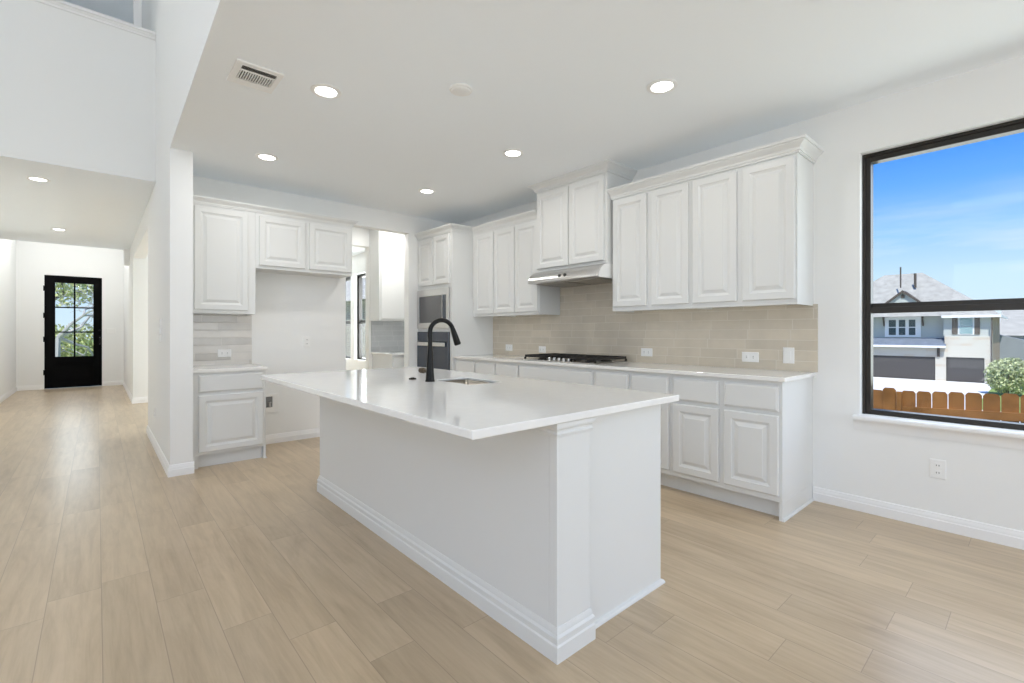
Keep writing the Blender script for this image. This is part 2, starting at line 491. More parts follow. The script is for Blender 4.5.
def tag(o, label, cat, group=None, kind=None):
    o['label'] = label; o['category'] = cat
    if group:
        o['group'] = group
    if kind:
        o['kind'] = kind
    return o


def struct(o):
    o['kind'] = 'structure'
    return o


def wall_cells(a0, a1, z0, z1, holes):
    """split a rectangle with rectangular holes into solid cells"""
    A = sorted({a0, a1, *[h[0] for h in holes], *[h[1] for h in holes]}); Z = sorted({z0, z1, *[h[2] for h in holes], *[h[3] for h in holes]})
    A = [a for a in A if a0 <= a <= a1]; Z = [z for z in Z if z0 <= z <= z1]
    out = []
    for i in range(len(A) - 1):
        run = None
        for j in range(len(Z) - 1):
            ca, cz = (A[i] + A[i + 1]) / 2, (Z[j] + Z[j + 1]) / 2
            solid = not any(h[0] < ca < h[1] and h[2] < cz < h[3] for h in holes)
            if solid:
                run = [run[0], Z[j + 1]] if run else [Z[j], Z[j + 1]]
            if (not solid or j == len(Z) - 2) and run:
                out.append((A[i], A[i + 1], run[0], run[1])); run = None
    return out


def wallY(name, x0, x1, y0, y1, z0, z1, holes=(), m='wall'):
    b = MB()
    for a, c, d, e in wall_cells(y0, y1, z0, z1, holes):
        b.box(x0, x1, a, c, d, e)
    return struct(b.build(name, M[m]))


def wallX(name, y0, y1, x0, x1, z0, z1, holes=(), m='wall'):
    b = MB()
    for a, c, d, e in wall_cells(x0, x1, z0, z1, holes):
        b.box(a, c, y0, y1, d, e)
    return struct(b.build(name, M[m]))


# maps for panels on faces looking to -X / -Y / +X
def faceNX(x, y0, z0, sgn=1):
    return lambda a, b, d: (x - d, y0 + a, z0 + b)


def faceNY(y, x0, z0):
    return lambda a, b, d: (x0 + a, y - d, z0 + b)


DOOR = [(0, 0), (0, 0.015), (0.005, 0.020), (0.050, 0.020), (0.053, 0.0145), (0.060, 0.0115), (0.066, 0.0085), (0.071, 0.0085), (0.094, 0.0180), (0.095, 0.0200)]
DRAWER = [(0, 0), (0, 0.010), (0.003, 0.013), (0.010, 0.0165), (0.014, 0.020)]
CROWN = [(0, 0), (0.010, 0), (0.010, 0.012), (0.016, 0.014), (0.018, 0.026), (0.028, 0.040), (0.044, 0.051), (0.048, 0.056), (0.048, 0.060), (0.057, 0.062), (0.060, 0.078), (0.0, 0.078)]
CROWN = [(a, b) for a, b in CROWN]
BASE = [(0, 0), (0.015, 0), (0.015, 0.056), (0.0115, 0.062), (0.0115, 0.074), (0.008, 0.082), (0.0065, 0.094), (0, 0.098)]

# ------------------------------------------------------------------ room shell
XR = 3.838; XL = 0.452; XLW = 0.612; YB = 5.5; CZ = 2.730
GX = -4.6; GY = -4.9; GZ = 5.6
ff = MB().box(GX - 0.2, 4.0, GY - 0.2, 14.1, -0.06, 0.0).build('floor', M['floor']); struct(ff)

W1 = (-1.00, 0.813, 0.645, 2.403)
W2 = (8.30, 9.08, 0.655, 2.345)
W3 = (9.26, 9.98, 0.655, 2.345)
wallY('wall_right', XR, XR + 0.16, GY, 10.2, 0, CZ, [W1, W2, W3])
PH = (2.22, 3.06, 0, 2.495)
wallX('wall_kitchen_back', YB, YB + 0.12, XLW, XR, 0, CZ, [PH])
wallX('wall_pantry_back', 6.55, 6.67, XLW, XR, 0, CZ, [(1.9, 2.99, 0, 2.45)])
wallX('wall_dining_back', 10.10, 10.22, XLW, XR, 0, CZ)
wallY('wall_hall_right', XL, XLW, 4.79, 13.85, 0, CZ, [(7.02, 10.10, 0, 2.445)])
wallY('wall_hall_left', -1.40, -1.235, 6.18, 13.97, 0, 5.4)
wallX('wall_front', 13.85, 14.0, -1.40, XLW, 0, 5.4, [(-0.835, 0.089, 0, 2.41)])
wallX('wall_upper_loft', 6.04, 6.16, GX, XL, 2.750, 4.235)
wallX('wall_hall_return', 6.04, 6.18, GX, -1.235, 0, 2.745)
HDR = [(XL, 4.79), (XL - 0.071, -1.2), (XLW, -1.2), (XLW, 4.79)]
struct(MB().prism(HDR, lambda p: (p[0], p[1], CZ + 0.004), lambda p: (p[0], p[1], GZ)).build('wall_kitchen_header', M['wall']))
wallY('wall_upper_right', XL, XLW, 4.79, 13.85, CZ, GZ)
wallX('wall_loft_back', 8.6, 8.7, GX, XL, 2.95, GZ, m='wall')
wallY('wall_great_room_left', GX - 0.15, GX, GY, 8.7, 0, GZ, [(-3.6, -2.05, 0.4, 2.75), (-1.95, -0.45, 0.4, 2.75), (-0.35, 1.2, 0.4, 2.75), (-3.6, -2.05, 3.6, 5.15), (-1.95, -0.45, 3.6, 5.15), (-0.35, 1.2, 3.6, 5.15)])  # unseen wall, openings added to let the side fill lamps in
bw = [(x - 0.75, x + 0.75, 0.6, 2.9) for x in (-3.4, -1.6, 0.2)] + [(x - 0.75, x + 0.75, 3.65, 5.15) for x in (-3.4, -1.6)] + [(1.1, 3.5, 0.25, 2.35)]
wallX('wall_great_room_back', GY - 0.15, GY, GX - 0.15, XR + 0.16, 0, GZ, bw)
struct(MB().box(XLW, XR + 0.16, -4.9, 10.22, CZ, CZ + 0.12).box(XL, XLW, -4.9, -1.2, CZ, CZ + 0.12).prism(HDR, lambda p: (p[0], p[1], CZ), lambda p: (p[0], p[1], CZ + 0.0039)).build('ceiling', M['ceil']))
struct(MB().box(-1.235, XL, 6.0405, 6.1609, 2.745, 2.7495).box(-1.235, XL, 6.161, 11.45, 2.745, 2.94).box(GX, -1.235, 6.161, 8.6, 2.745, 2.94).build('ceiling_hall', M['ceil']))
struct(MB().box(-1.235, XL, 11.45, 13.85, 3.6, 3.7).build('ceiling_foyer', M['ceil']))
struct(MB().box(GX, XLW, GY, 8.7, GZ, GZ + 0.1).build('ceiling_great_room', M['ceil']))
wallX('wall_foyer_drop', 11.33, 11.45, -1.235, XL, 2.94, 3.6)
wallX('wall_nook_back', -4.9, -4.8, XL, XLW, CZ, GZ)

# loft half-wall cap and the white casing seen in the loft opening
capm = MB()
capm.sweep([(GX, 6.04, 4.195), (XL - 0.002, 6.04, 4.195)], [(0, 0), (0.012, 0), (0.014, 0.020), (0.026, 0.034), (0.030, 0.040), (0.045, 0.041), (0.045, 0.066), (0, 0.066)])
capm.box(GX, XL - 0.002, 6.0401, 6.20, 4.236, 4.261)
struct(capm.build('trim_1', M['trim'], bevel=0.003))
lc = MB().box(0.30, 0.37, 6.62, 6.70, 2.95, 5.55).build('trim_2', M['trim'], bevel=0.004); struct(lc)

# baseboards
def baseb(name, path, side=1):
    return struct(MB().sweep([(x, y, 0.0) for x, y in path], BASE, side=side).build(name, M['trim'], smooth=True))


baseb('baseboard_right', [(XR, GY), (XR, 1.085)], side=-1)
baseb('baseboard_hall_right', [(0.620, 4.79), (XL, 4.79), (XL, 7.02), (XLW, 7.02)], side=-1)
baseb('baseboard_kitchen_back', [(1.212, YB), (2.22, YB)], side=1)
baseb('baseboard_hall_far', [(XLW + 0.1, 10.10), (XL, 10.10), (XL, 13.85)], side=-1)
baseb('baseboard_front_left', [(-1.235, 13.85), (-0.84, 13.85)], side=1)
baseb('baseboard_front_right', [(0.095, 13.85), (XL, 13.85)], side=1)
baseb('baseboard_hall_left', [(-1.235, 6.18), (-1.235, 13.85)], side=1)

# ------------------------------------------------------------------ windows
def window(name, y0, y1, z0, z1, rail, fx=XR + 0.075, sill=True, fw=0.045, fb=0.032):
    r = bpy.data.objects.new(name, None); COL.objects.link(r); r.location = (fx, (y0 + y1) / 2, z0); ROOTLOC[r.name] = Vector(r.location)
    struct(r)
    f = MB()
    d = 0.075
    f.box(fx, fx + d, y0, y0 + fw, z0, z1).box(fx, fx + d, y1 - fw, y1, z0, z1)
    f.box(fx, fx + d, y0 + fw, y1 - fw, z1 - fw - 0.01, z1).box(fx, fx + d, y0 + fw, y1 - fw, z0, z0 + fb)
    # inner step of the frame
    f.box(fx - 0.012, fx, y0, y0 + 0.018, z0, z1).box(fx - 0.012, fx, y1 - 0.018, y1, z0, z1)
    f.box(fx - 0.012, fx, y0 + 0.018, y1 - 0.018, z1 - 0.02, z1)
    f.build('window_frame', M['bronze'], r, bevel=0.002)
    if rail:
        q = MB().box(fx + 0.002, fx + 0.035, y0 + fw, y1 - fw, rail - 0.036, rail + 0.004).box(fx + 0.030, fx + 0.065, y0 + fw, y1 - fw, rail - 0.004, rail + 0.032)
        q.build('meeting_rail', M['bronze'], r, bevel=0.002)
        MB().box(fx + 0.046, fx + 0.050, y0 + fw, y1 - fw, rail + 0.032, z1 - fw - 0.01).build('glass_pane', M['glass'], r)
        MB().box(fx + 0.016, fx + 0.020, y0 + fw, y1 - fw, z0 + fb, rail - 0.036).build('glass_pane', M['glass'], r)
    else:
        MB().box(fx + 0.046, fx + 0.050, y0 + fw, y1 - fw, z0 + fb, z1 - fw - 0.01).build('glass_pane', M['glass'], r)
    if sill:
        sl = MB()
        sl.box(XR, fx - 0.0005, y0 + 0.001, y1 - 0.001, z0 - 0.03, z0 - 0.0005)
        sl.sweep([(XR, y0 - 0.03, z0 - 0.095), (XR, y1 + 0.030, z0 - 0.095)], [(0, 0), (0.010, 0), (0.012, 0.020), (0.018, 0.036), (0.028, 0.052), (0.038, 0.060), (0.048, 0.066), (0.052, 0.074), (0.052, 0.086), (0.046, 0.093), (0, 0.0945)], side=-1)
        sl.build('window_sill', M['trim'], r, smooth=True)
    return r


window('window_1', *W1, 1.362)
window('window_2', *W2, 1.40, sill=False)
window('window_3', *W3, 1.40, sill=False)
# white meeting latch on the nook window sash
# ------------------------------------------------------------------ front door
d1 = bpy.data.objects.new('door_1', None); COL.objects.link(d1); d1.location = (-0.373, 13.85, 0); ROOTLOC[d1.name] = Vector(d1.location); struct(d1)
DX0, DX1, DY = -0.828, 0.082, 13.86
fr = MB()
for a, c, e, g in wall_cells(DX0, DX1, 0.012, 2.40, [(-0.665, -0.082 + 0.02, 0.675, 2.252)]):
    fr.box(a, c, DY, DY + 0.045, e, g)
fr.panel(0.60, 0.36, [(0, 0), (0, 0.002), (0.012, 0.004), (0.030, 0.004), (0.045, 0.001)], faceNY(DY, -0.664, 0.16))
fr.build('door_slab', M['black'], d1, bevel=0.003)
mu = MB()
gx0, gx1, gz0, gz1 = -0.665, -0.062, 0.675, 2.252
mu.box(-0.378, -0.350, DY + 0.002, DY + 0.043, gz0, gz1)
for z in (1.20, 1.727):
    mu.box(gx0, gx1, DY + 0.003, DY + 0.042, z - 0.013, z + 0.013)
mu.build('muntin_grid', M['black'], d1)
zz = [gz0, 1.187, 1.213, 1.714, 1.74, gz1]
for i in range(3):
    for (xa, xb) in ((gx0, -0.378), (-0.350, gx1)):
        MB().box(xa, xb, DY + 0.020, DY + 0.024, zz[2 * i], zz[2 * i + 1]).build('glass_pane', M['glass'], d1)
for z in (0.35, 1.05, 1.55, 2.12):
    MB().lathe([(0.010, -0.055), (0.011, -0.05), (0.011, 0.05), (0.010, 0.055)], (DX0 - 0.006, DY - 0.010, z), 10).build('hinge', M['black'], d1)
hd = MB().box(0.030, 0.062, DY - 0.012, DY, 0.92, 1.12).lathe([(0.022, -0.02), (0.022, 0.0)], (0.046, DY - 0.001, 1.24), 14, 'Y')
hd.tube([(0.046, DY - 0.010, 1.08), (0.046, DY - 0.05, 1.07), (0.046, DY - 0.055, 1.0), (0.046, DY - 0.05, 0.95), (0.046, DY - 0.010, 0.94)], 0.009, 8)
hd.build('door_handle', M['faucet'], d1, smooth=True)
# casing-free drywall return, white jamb
struct(MB().box(-0.835, -0.829, 13.852, 13.98, 0, 2.41).box(0.083, 0.089, 13.852, 13.98, 0, 2.41).box(-0.829, 0.083, 13.852, 13.98, 2.403, 2.41).build('trim_3', M['trim']))

# ------------------------------------------------------------------ cabinet builders
def raised(name, parent, w, h, fn, m='cab'):
    return MB().panel(w, h, DOOR, fn).build(name, M[m], parent)


def slab(name, parent, w, h, fn, m='cab'):
    return MB().panel(w, h, DRAWER, fn).build(name, M[m], parent)


XF = 3.508   # wall-cabinet frame face (range wall)
XBF = 3.246  # base-cabinet frame face


def wall_cab_right(name, label, y0, y1, z0, z1, doors, dz0, dz1, xf=XF, group=None):
    t = thing(name, label, 'cabinet', (XR, (y0 + y1) / 2, z0), group)
    b = MB().box(xf, XR - 0.001, y0, y1, z0 + 0.012, z1)
    # light rail lip round the recessed bottom
    b.box(xf, xf + 0.02, y0, y1, z0, z0 + 0.012).box(xf + 0.02, XR - 0.001, y0, y0 + 0.016, z0, z0 + 0.012).box(xf + 0.02, XR - 0.001, y1 - 0.016, y1, z0, z0 + 0.012)
    b.build('cabinet_box', M['cab'], t, bevel=0.0015)
    for (a, c) in doors:
        raised('cabinet_door', t, c - a, dz1 - dz0, faceNX(xf - 0.001, a, dz0), 'cab')
    return t


G = 'white raised panel wall cabinets on the range wall'
wall_cab_right('wall_cabinet', 'white two-door wall cabinet at the window end of the range wall', 1.085, 1.8325, 1.388, 2.42, [(1.097, 1.435), (1.478, 1.814)], 1.425, 2.382, group=G)
wall_cab_right('wall_cabinet', 'white two-door wall cabinet immediately right of the steel range hood', 1.8330, 2.588, 1.388, 2.42, [(1.851, 2.181), (2.229, 2.570)], 1.425, 2.382, group=G)
wall_cab_right('wall_cabinet', 'white two-door wall cabinet left of the range hood, next to the hood cabinet', 3.530, 4.2735, 1.388, 2.42, [(3.540, 3.899), (3.911, 4.268)], 1.420, 2.382, group=G)
wall_cab_right('wall_cabinet', 'narrow single-door white wall cabinet against the oven tower', 4.2740, 4.6985, 1.388, 2.42, [(4.280, 4.636)], 1.420, 2.382, group=G)
XH = 3.450
wall_cab_right('wall_cabinet', 'taller white two-door cabinet above the stainless range hood', 2.605, 3.510, 1.822, 2.67, [(2.632, 3.045), (3.062, 3.490)], 1.852, 2.628, xf=XH, group=G)


def crown(name, label, path, zt, prof=CROWN, side=1, scale=1.0):
    p = [(a * scale, b * scale) for a, b in prof]
    hh = p[-1][1]
    o = MB().sweep([(x, y, zt - hh) for x, y in path], p, side=side).build(name, M['cab'], smooth=True)
    tag(o, label, 'moulding', 'crown mouldings on top of the cabinets')
    return o


crown('crown_moulding', 'white crown moulding along the four-door wall cabinets nearest the window', [(XR - 0.001, 1.084), (XF - 0.001, 1.084), (XF - 0.001, 2.60)], 2.487, scale=1.12, side=-1)
crown('crown_moulding', 'white crown moulding raised highest, topping the range-hood cabinet', [(XR - 0.001, 2.604), (XH - 0.001, 2.604), (XH - 0.001, 3.511), (XR - 0.001, 3.511)], 2.732, scale=1.05, side=-1)
XT = 3.20; YT0, YT1 = 4.700, 5.498
crown('crown_moulding', 'white crown moulding wrapping the oven tower and the three doors left of the hood', [(XF - 0.001, 3.535), (XF - 0.001, YT0 - 0.001), (XT - 0.001, YT0 - 0.001), (XT - 0.001, YT1)], 2.492, scale=1.0, side=-1)

# base cabinets along the range wall
BG = 'white base cabinets under the range-wall countertop'


def base_cab_right(label, y0, y1, drawers, doors, end=False):
    t = thing('base_cabinet', label, 'cabinet', (XR, (y0 + y1) / 2, 0), BG)
    b = MB().box(XBF, XR - 0.001, y0, y1, 0.119, 0.886)
    b.build('cabinet_box', M['cab'], t, bevel=0.001)
    MB().box(XBF + 0.075, XBF + 0.095, y0 + (0.02 if end else 0), y1, 0.0, 0.1185).build('toe_kick', M['cab'], t)
    if end:
        e = MB().box(XBF, XR - 0.001, y0, y0 + 0.0199, 0.0, 0.1188)
        e.sweep([(XR - 0.001, y0, 0), (XBF, y0, 0)], [(0, 0), (0.012, 0), (0.011, 0.008), (0.006, 0.013), (0, 0.015)], side=-1)
        e.build('end_panel', M['cab'], t)
    for (a, c) in drawers:
        slab('drawer_front', t, c - a, 0.857 - 0.693, faceNX(XBF - 0.001, a, 0.693))
    for (a, c) in doors:
        raised('cabinet_door', t, c - a, 0.666 - 0.158, faceNX(XBF - 0.001, a, 0.158))
    return t


base_cab_right('white base cabinet at the open end nearest the window, two drawers over two doors', 1.089, 1.8515, [(1.108, 1.452), (1.491, 1.833)], [(1.108, 1.452), (1.491, 1.833)], end=True)
base_cab_right('white base cabinet just right of the gas cooktop, two drawers over two doors', 1.8520, 2.5805, [(1.871, 2.199), (2.230, 2.564)], [(1.871, 2.199), (2.230, 2.564)])
base_cab_right('white base cabinet with one long false drawer front, beneath the gas cooktop', 2.5810, 3.5550, [(2.597, 3.547)], [(2.597, 3.065), (3.079, 3.547)])
base_cab_right('white base cabinet just left of the gas cooktop, two drawers over two doors', 3.5555, 4.2955, [(3.563, 3.915), (3.936, 4.284)], [(3.563, 3.915), (3.936, 4.284)])
base_cab_right('narrow single-drawer white base cabinet against the oven tower', 4.2960, 4.698, [(4.308, 4.688)], [(4.308, 4.688)])

ct = MB().box(3.213, XR - 0.001, 1.065, 4.6985, 0.8865, 0.914).build('countertop', M['quartz'], bevel=0.003)
tag(ct, 'long white quartz countertop along the range wall holding the gas cooktop', 'countertop')
bs = MB().box(XR - 0.010, XR - 0.0005, 1.057, 4.698, 0.9145, 1.3995).box(XR - 0.010, XR - 0.0005, 2.59, 3.528, 1.3995, 1.6915).build('tile_backsplash', M['tile_right'])
tag(bs, 'greige subway tile backsplash on the wall behind the gas cooktop', 'backsplash')
# white caulk/edge strip at the free end of the tile
# ------------------------------------------------------------------ oven tower
t = thing('oven_tower_cabinet', 'tall white oven tower cabinet at the far end of the range wall', 'cabinet', (XT, (YT0 + YT1) / 2, 0))
tb = MB()
for a, c, e, g in wall_cells(YT0, YT1, 0.11, 2.42, [(4.752, 5.485, 0.735, 1.205), (4.752, 5.485, 1.245, 1.745)]):
    tb.box(XT, XT + 0.30, a, c, e, g)
tb.box(XT + 0.3001, XR - 0.001, YT0, YT1, 0.11, 2.42).box(XT + 0.07, XR - 0.002, YT0, YT1, 0, 0.1099)
tb.build('cabinet_box', M['cab'], t)
raised('cabinet_door', t, 0.355, 0.60, faceNX(XT - 0.001, 4.755, 1.795))
raised('cabinet_door', t, 0.355, 0.60, faceNX(XT - 0.001, 5.122, 1.795))
slab('drawer_front', t, 0.72, 0.24, faceNX(XT - 0.001, 4.755, 0.44))
slab('drawer_front', t, 0.72, 0.27, faceNX(XT - 0.001, 4.755, 0.15))

mw = thing('microwave', 'built-in stainless microwave in the oven tower above the wall oven', 'microwave', (XT, 5.12, 1.246))
f = MB()
for a, c, e, g in wall_cells(4.750, 5.487, 1.246, 1.744, [(4.808, 5.448, 1.318, 1.660)]):
    f.box(XT - 0.022, XT - 0.0005, a, c, e, g)
f.build('trim_frame', M['steel'], mw, bevel=0.002)
MB().box(XT + 0.005, XT + 0.29, 4.757, 5.48, 1.251, 1.739).build('microwave_body', M['slot'], mw)
MB().box(XT - 0.016, XT + 0.004, 4.905, 5.446, 1.320, 1.658).build('door_glass', M['micro_glass'], mw)
MB().box(XT - 0.014, XT + 0.003, 4.810, 4.893, 1.320, 1.658).build('control_panel', M['oven_glass'], mw)
MB().box(XT - 0.019, XT + 0.003, 4.8935, 4.9045, 1.320, 1.658).build('handle', M['steel'], mw)

ov = thing('wall_oven', 'black glass wall oven with a steel handle bar, below the microwave', 'oven', (XT, 5.12, 0.736))
MB().box(XT - 0.004, XT + 0.29, 4.756, 5.482, 0.738, 1.203).build('oven_body', M['slot'], ov)
MB().box(XT - 0.022, XT - 0.0045, 4.752, 5.485, 1.083, 1.203).build('control_panel', M['oven_glass'], ov, bevel=0.002)
MB().box(XT - 0.026, XT - 0.0045, 4.752, 5.485, 0.737, 1.078).build('oven_door', M['oven_glass'], ov, bevel=0.002)
hb = MB().box(XT - 0.052, XT - 0.038, 4.80, 5.44, 1.024, 1.070).box(XT - 0.038, XT - 0.0262, 4.82, 4.84, 1.035, 1.06).box(XT - 0.038, XT - 0.0262, 5.40, 5.42, 1.035, 1.06)
hb.build('oven_handle', M['steel'], ov, bevel=0.004)

# ------------------------------------------------------------------ range hood
rh = thing('range_hood', 'stainless under-cabinet range hood with a curved front edge', 'range hood', (XR, 3.06, 1.69))
prof = [(3.452, 1.8215), (3.418, 1.816), (3.382, 1.800), (3.350, 1.773), (3.328, 1.740), (3.318, 1.714), (3.317, 1.699), (3.326, 1.692), (XR - 0.0115, 1.692), (XR - 0.0115, 1.8215)]
hy0, hy1 = 2.612, 3.505
MB().prism(prof, lambda p: (p[0], hy0, p[1]), lambda p: (p[0], hy1, p[1])).build('hood_shell', M['steel'], rh, smooth=True)
MB().prism([(p[0] + (0.012 if p[0] < 3.4 else 0), p[1] - 0.0005) for p in prof], lambda p: (p[0] + 0.004, hy0 - 0.006, p[1] + 0.001), lambda p: (p[0] + 0.004, hy0 - 0.0005, p[1] + 0.001)).build('end_cap', M['plastic'], rh)
MB().box(3.39, XR - 0.05, 2.66, 3.03, 1.684, 1.6915).box(3.39, XR - 0.05, 3.06, 3.45, 1.684, 1.6915).build('grease_filter', M['steel_dark'], rh)
for yy in (3.075, 3.005):
    MB().lathe([(0.0, -0.008), (0.016, -0.008), (0.016, 0.006), (0, 0.006)], (3.330, yy, 1.742), 12, 'X').build('button', M['slot'], rh)

# ------------------------------------------------------------------ cooktop
ck = thing('gas_cooktop', 'black gas cooktop with cast-iron grates set in the white countertop', 'cooktop', (3.53, 3.065, 0.914))
CY0, CY1, CX0, CX1 = 2.605, 3.53, 3.275, 3.775
MB().panel(CY1 - CY0, CX1 - CX0, [(0, 0), (0, 0.004), (0.006, 0.009), (0.02, 0.010), (0.028, 0.006)], lambda a, b, d: (CX0 + b, CY0 + a, 0.9145 + d)).build('steel_tray', M['steel'], ck)
third = (CY1 - CY0) / 3
for k in range(3):
    ya, yb = CY0 + 0.012 + k * third, CY0 + (k + 1) * third - 0.012 - (0.0)
    x0 = CX0 + (0.100 if k == 1 else 0.020); x1 = CX1 - 0.02
    g = MB()
    z0, z1 = 0.946, 0.970
    for xx in (x0, x1):
        g.box(xx - 0.006, xx + 0.006, ya, yb, z0, z1)
    for yy in (ya, yb):
        g.box(x0, x1, yy - 0.006, yy + 0.006, z0, z1)
    ym = (ya + yb) / 2; xm = (x0 + x1) / 2
    g.box(xm - 0.005, xm + 0.005, ya, yb, z0, z1)
    for cxx in ((x0 + xm) / 2, (x1 + xm) / 2):
        g.box(cxx - 0.004, cxx + 0.004, ya, ym - 0.03, z0, z1).box(cxx - 0.004, cxx + 0.004, ym + 0.03, yb, z0, z1)
    g.box(x0, x0 + 0.09, ym - 0.004, ym + 0.004, z0, z1).box(x1 - 0.09, x1, ym - 0.004, ym + 0.004, z0, z1)
    for xx in (x0, x1):
        for yy in (ya, yb):
            g.box(xx - 0.008, xx + 0.008, yy - 0.008, yy + 0.008, 0.925, z0)
    g.build('grate', M['iron'], ck)
    for bx in ([(x0 + x1) / 2] if k == 1 else [x0 + 0.11, x1 - 0.11]):
        MB().lathe([(0.052, 0), (0.052, 0.010), (0.036, 0.012), (0.036, 0.020), (0.030, 0.024), (0, 0.024)], (bx, ym, 0.9185), 20).build('burner', M['iron'], ck)
for k in range(5):
    kb = MB().lathe([(0.021, 0), (0.021, 0.006), (0.017, 0.010), (0.016, 0.030), (0.012, 0.034), (0, 0.034)], (CX0 + 0.052, 2.950 + k * 0.064, 0.9185), 18)
    kb.build('control_knob', M['steel'], ck, smooth=True)

# ------------------------------------------------------------------ wall plates
def plate(name, label, cat, c, w, h, face, kind, group=None, mm='plastic'):
    """c = centre on the wall; face 'NX' (on right wall) or 'NY' or 'PX-'"""
    r = thing(name, label, cat, c, group)
    if face == 'NX':
        fn = lambda a, b, d: (c[0] - d, c[1] - w / 2 + a, c[2] - h / 2 + b)
    else:
        fn = lambda a, b, d: (c[0] - w / 2 + a, c[1] - d, c[2] - h / 2 + b)
    MB().panel(w, h, [(0, 0), (0, 0.003), (0.003, 0.006), (0.010, 0.0065)], fn).build('cover_plate', M[mm], r)

    def sub(nm, a0, a1, b0, b1, d0, d1, m, par=None):
        v = [fn(a, b, d) for d in (d0, d1) for b in (b0, b1) for a in (a0, a1)]
        return MB().add(v, [(0, 2, 3, 1), (4, 5, 7, 6), (0, 1, 5, 4), (2, 6, 7, 3), (0, 4, 6, 2), (1, 3, 7, 5)]).build(nm, m, par or r)
    if kind == 'outlet_h':      # horizontal duplex
        for k in (0.30, 0.70):
            sk_ = sub('socket', w * k - 0.014, w * k + 0.014, h / 2 - 0.016, h / 2 + 0.016, 0.006, 0.0085, M['plastic'])
            for q in (-0.006, 0.006):
                sub('slot', w * k - 0.004, w * k + 0.005, h / 2 + q - 0.0016, h / 2 + q + 0.0016, 0.0085, 0.009, M['slot'], sk_)
    elif kind == 'outlet_v':
        for k in (0.31, 0.69):
            sk_ = sub('socket', w / 2 - 0.016, w / 2 + 0.016, h * k - 0.014, h * k + 0.014, 0.006, 0.0085, M['plastic'])
            for q in (-0.006, 0.006):
                sub('slot', w / 2 + q - 0.0016, w / 2 + q + 0.0016, h * k - 0.004, h * k + 0.005, 0.0085, 0.009, M['slot'], sk_)
    elif kind == 'switch':
        n = max(1, round(w / 0.075)) if w > h * 0.62 else 1
        for k in range(n):
            x = w * (k + 0.5) / n
            sub('rocker', x - 0.016, x + 0.016, h / 2 - 0.032, h / 2 + 0.032, 0.006, 0.010, M['plastic'])
    elif kind == 'switch_stack':
        for k in range(3):
            y = h * (k + 0.5) / 3
            sub('rocker', w / 2 - 0.016, w / 2 + 0.016, y - 0.03, y + 0.03, 0.006, 0.020, M['plastic'])
    return r


OG = 'white wall plates on the tile backsplash'
XTI = XR - 0.0105
plate('wall_outlet', 'white horizontal double outlet on the tile, left of the blank plate at the counter end', 'outlet', (XTI, 1.514, 1.005), 0.125, 0.078, 'NX', 'outlet_h', OG)
plate('switch_plate', 'white upright switch plate on the tile nearest the window end', 'switch', (XTI, 1.242, 1.027), 0.075, 0.118, 'NX', 'switch', OG)
plate('wall_outlet', 'white outlet on the tile just right of the gas cooktop', 'outlet', (XTI, 2.436, 1.012), 0.118, 0.075, 'NX', 'outlet_h', OG)
plate('wall_outlet', 'white outlet on the tile behind the left end of the cooktop', 'outlet', (XTI, 3.802, 1.000), 0.112, 0.075, 'NX', 'outlet_h', OG)
plate('wall_outlet', 'white outlet on the tile nearest the oven tower', 'outlet', (XTI, 4.382, 1.008), 0.125, 0.078, 'NX', 'outlet_h', OG)
plate('wall_outlet', 'white upright outlet low on the wall under the window', 'outlet', (XR - 0.0005, 0.422, 0.366), 0.075, 0.116, 'NX', 'outlet_v')

# ------------------------------------------------------------------ fridge-nook side (faces the camera)
YF = 5.17; YBF = 4.905
t = thing('wall_cabinet', 'tall single-door white wall cabinet above the short tiled counter', 'cabinet', (0.90, YB, 1.374))
b = MB().box(0.6125, 1.177, YF, YB - 0.001, 1.386, 2.40).box(0.6125, 1.177, YF, YF + 0.02, 1.374, 1.386).box(1.160, 1.177, YF + 0.02, YB - 0.001, 1.374, 1.386)
b.build('cabinet_box', M['cab'], t, bevel=0.0015)
raised('cabinet_door', t, 0.440, 0.955, faceNY(YF - 0.001, 0.668, 1.410))
t = thing('wall_cabinet', 'short wide white two-door cabinet above the empty refrigerator space', 'cabinet', (1.67, YB, 1.84))
b = MB().box(1.1775, 2.160, YF, YB - 0.001, 1.835, 2.40)
b.build('cabinet_box', M['cab'], t, bevel=0.0015)
raised('cabinet_door', t, 0.440, 0.490, faceNY(YF - 0.001, 1.207, 1.865))
raised('cabinet_door', t, 0.455, 0.490, faceNY(YF - 0.001, 1.688, 1.865))
crown('crown_moulding', 'white crown moulding along the cabinets over the refrigerator space', [(0.613, YF - 0.001), (2.161, YF - 0.001), (2.161, YB - 0.001)], 2.452, scale=0.85)

t = thing('base_cabinet', 'small white base cabinet with one drawer and one door beside the refrigerator space', 'cabinet', (0.92, YB, 0))
b = MB().box(0.625, 1.205, YBF, YB - 0.001, 0.115, 0.842).build('cabinet_box', M['cab'], t, bevel=0.001)
MB().box(0.665, 1.180, YBF + 0.045, YBF + 0.06, 0, 0.1145).build('toe_kick', M['cab'], t)
MB().box(0.625, 0.665, YBF, YBF + 0.06, 0, 0.1145).build('cabinet_foot', M['cab'], t)
MB().box(1.185, 1.205, YBF, YB - 0.001, 0, 0.1145).sweep([(1.205, YBF, 0), (1.205, YB - 0.001, 0)], [(0, 0), (0.012, 0), (0.011, 0.008), (0.006, 0.013), (0, 0.015)], side=1).build('end_panel', M['cab'], t)
slab('drawer_front', t, 0.515, 0.155, faceNY(YBF - 0.001, 0.665, 0.665))
raised('cabinet_door', t, 0.515, 0.500, faceNY(YBF - 0.001, 0.665, 0.140))
o = MB().box(0.6125, 1.218, YBF - 0.032, YB - 0.001, 0.8425, 0.870).build('countertop', M['quartz'], bevel=0.003)
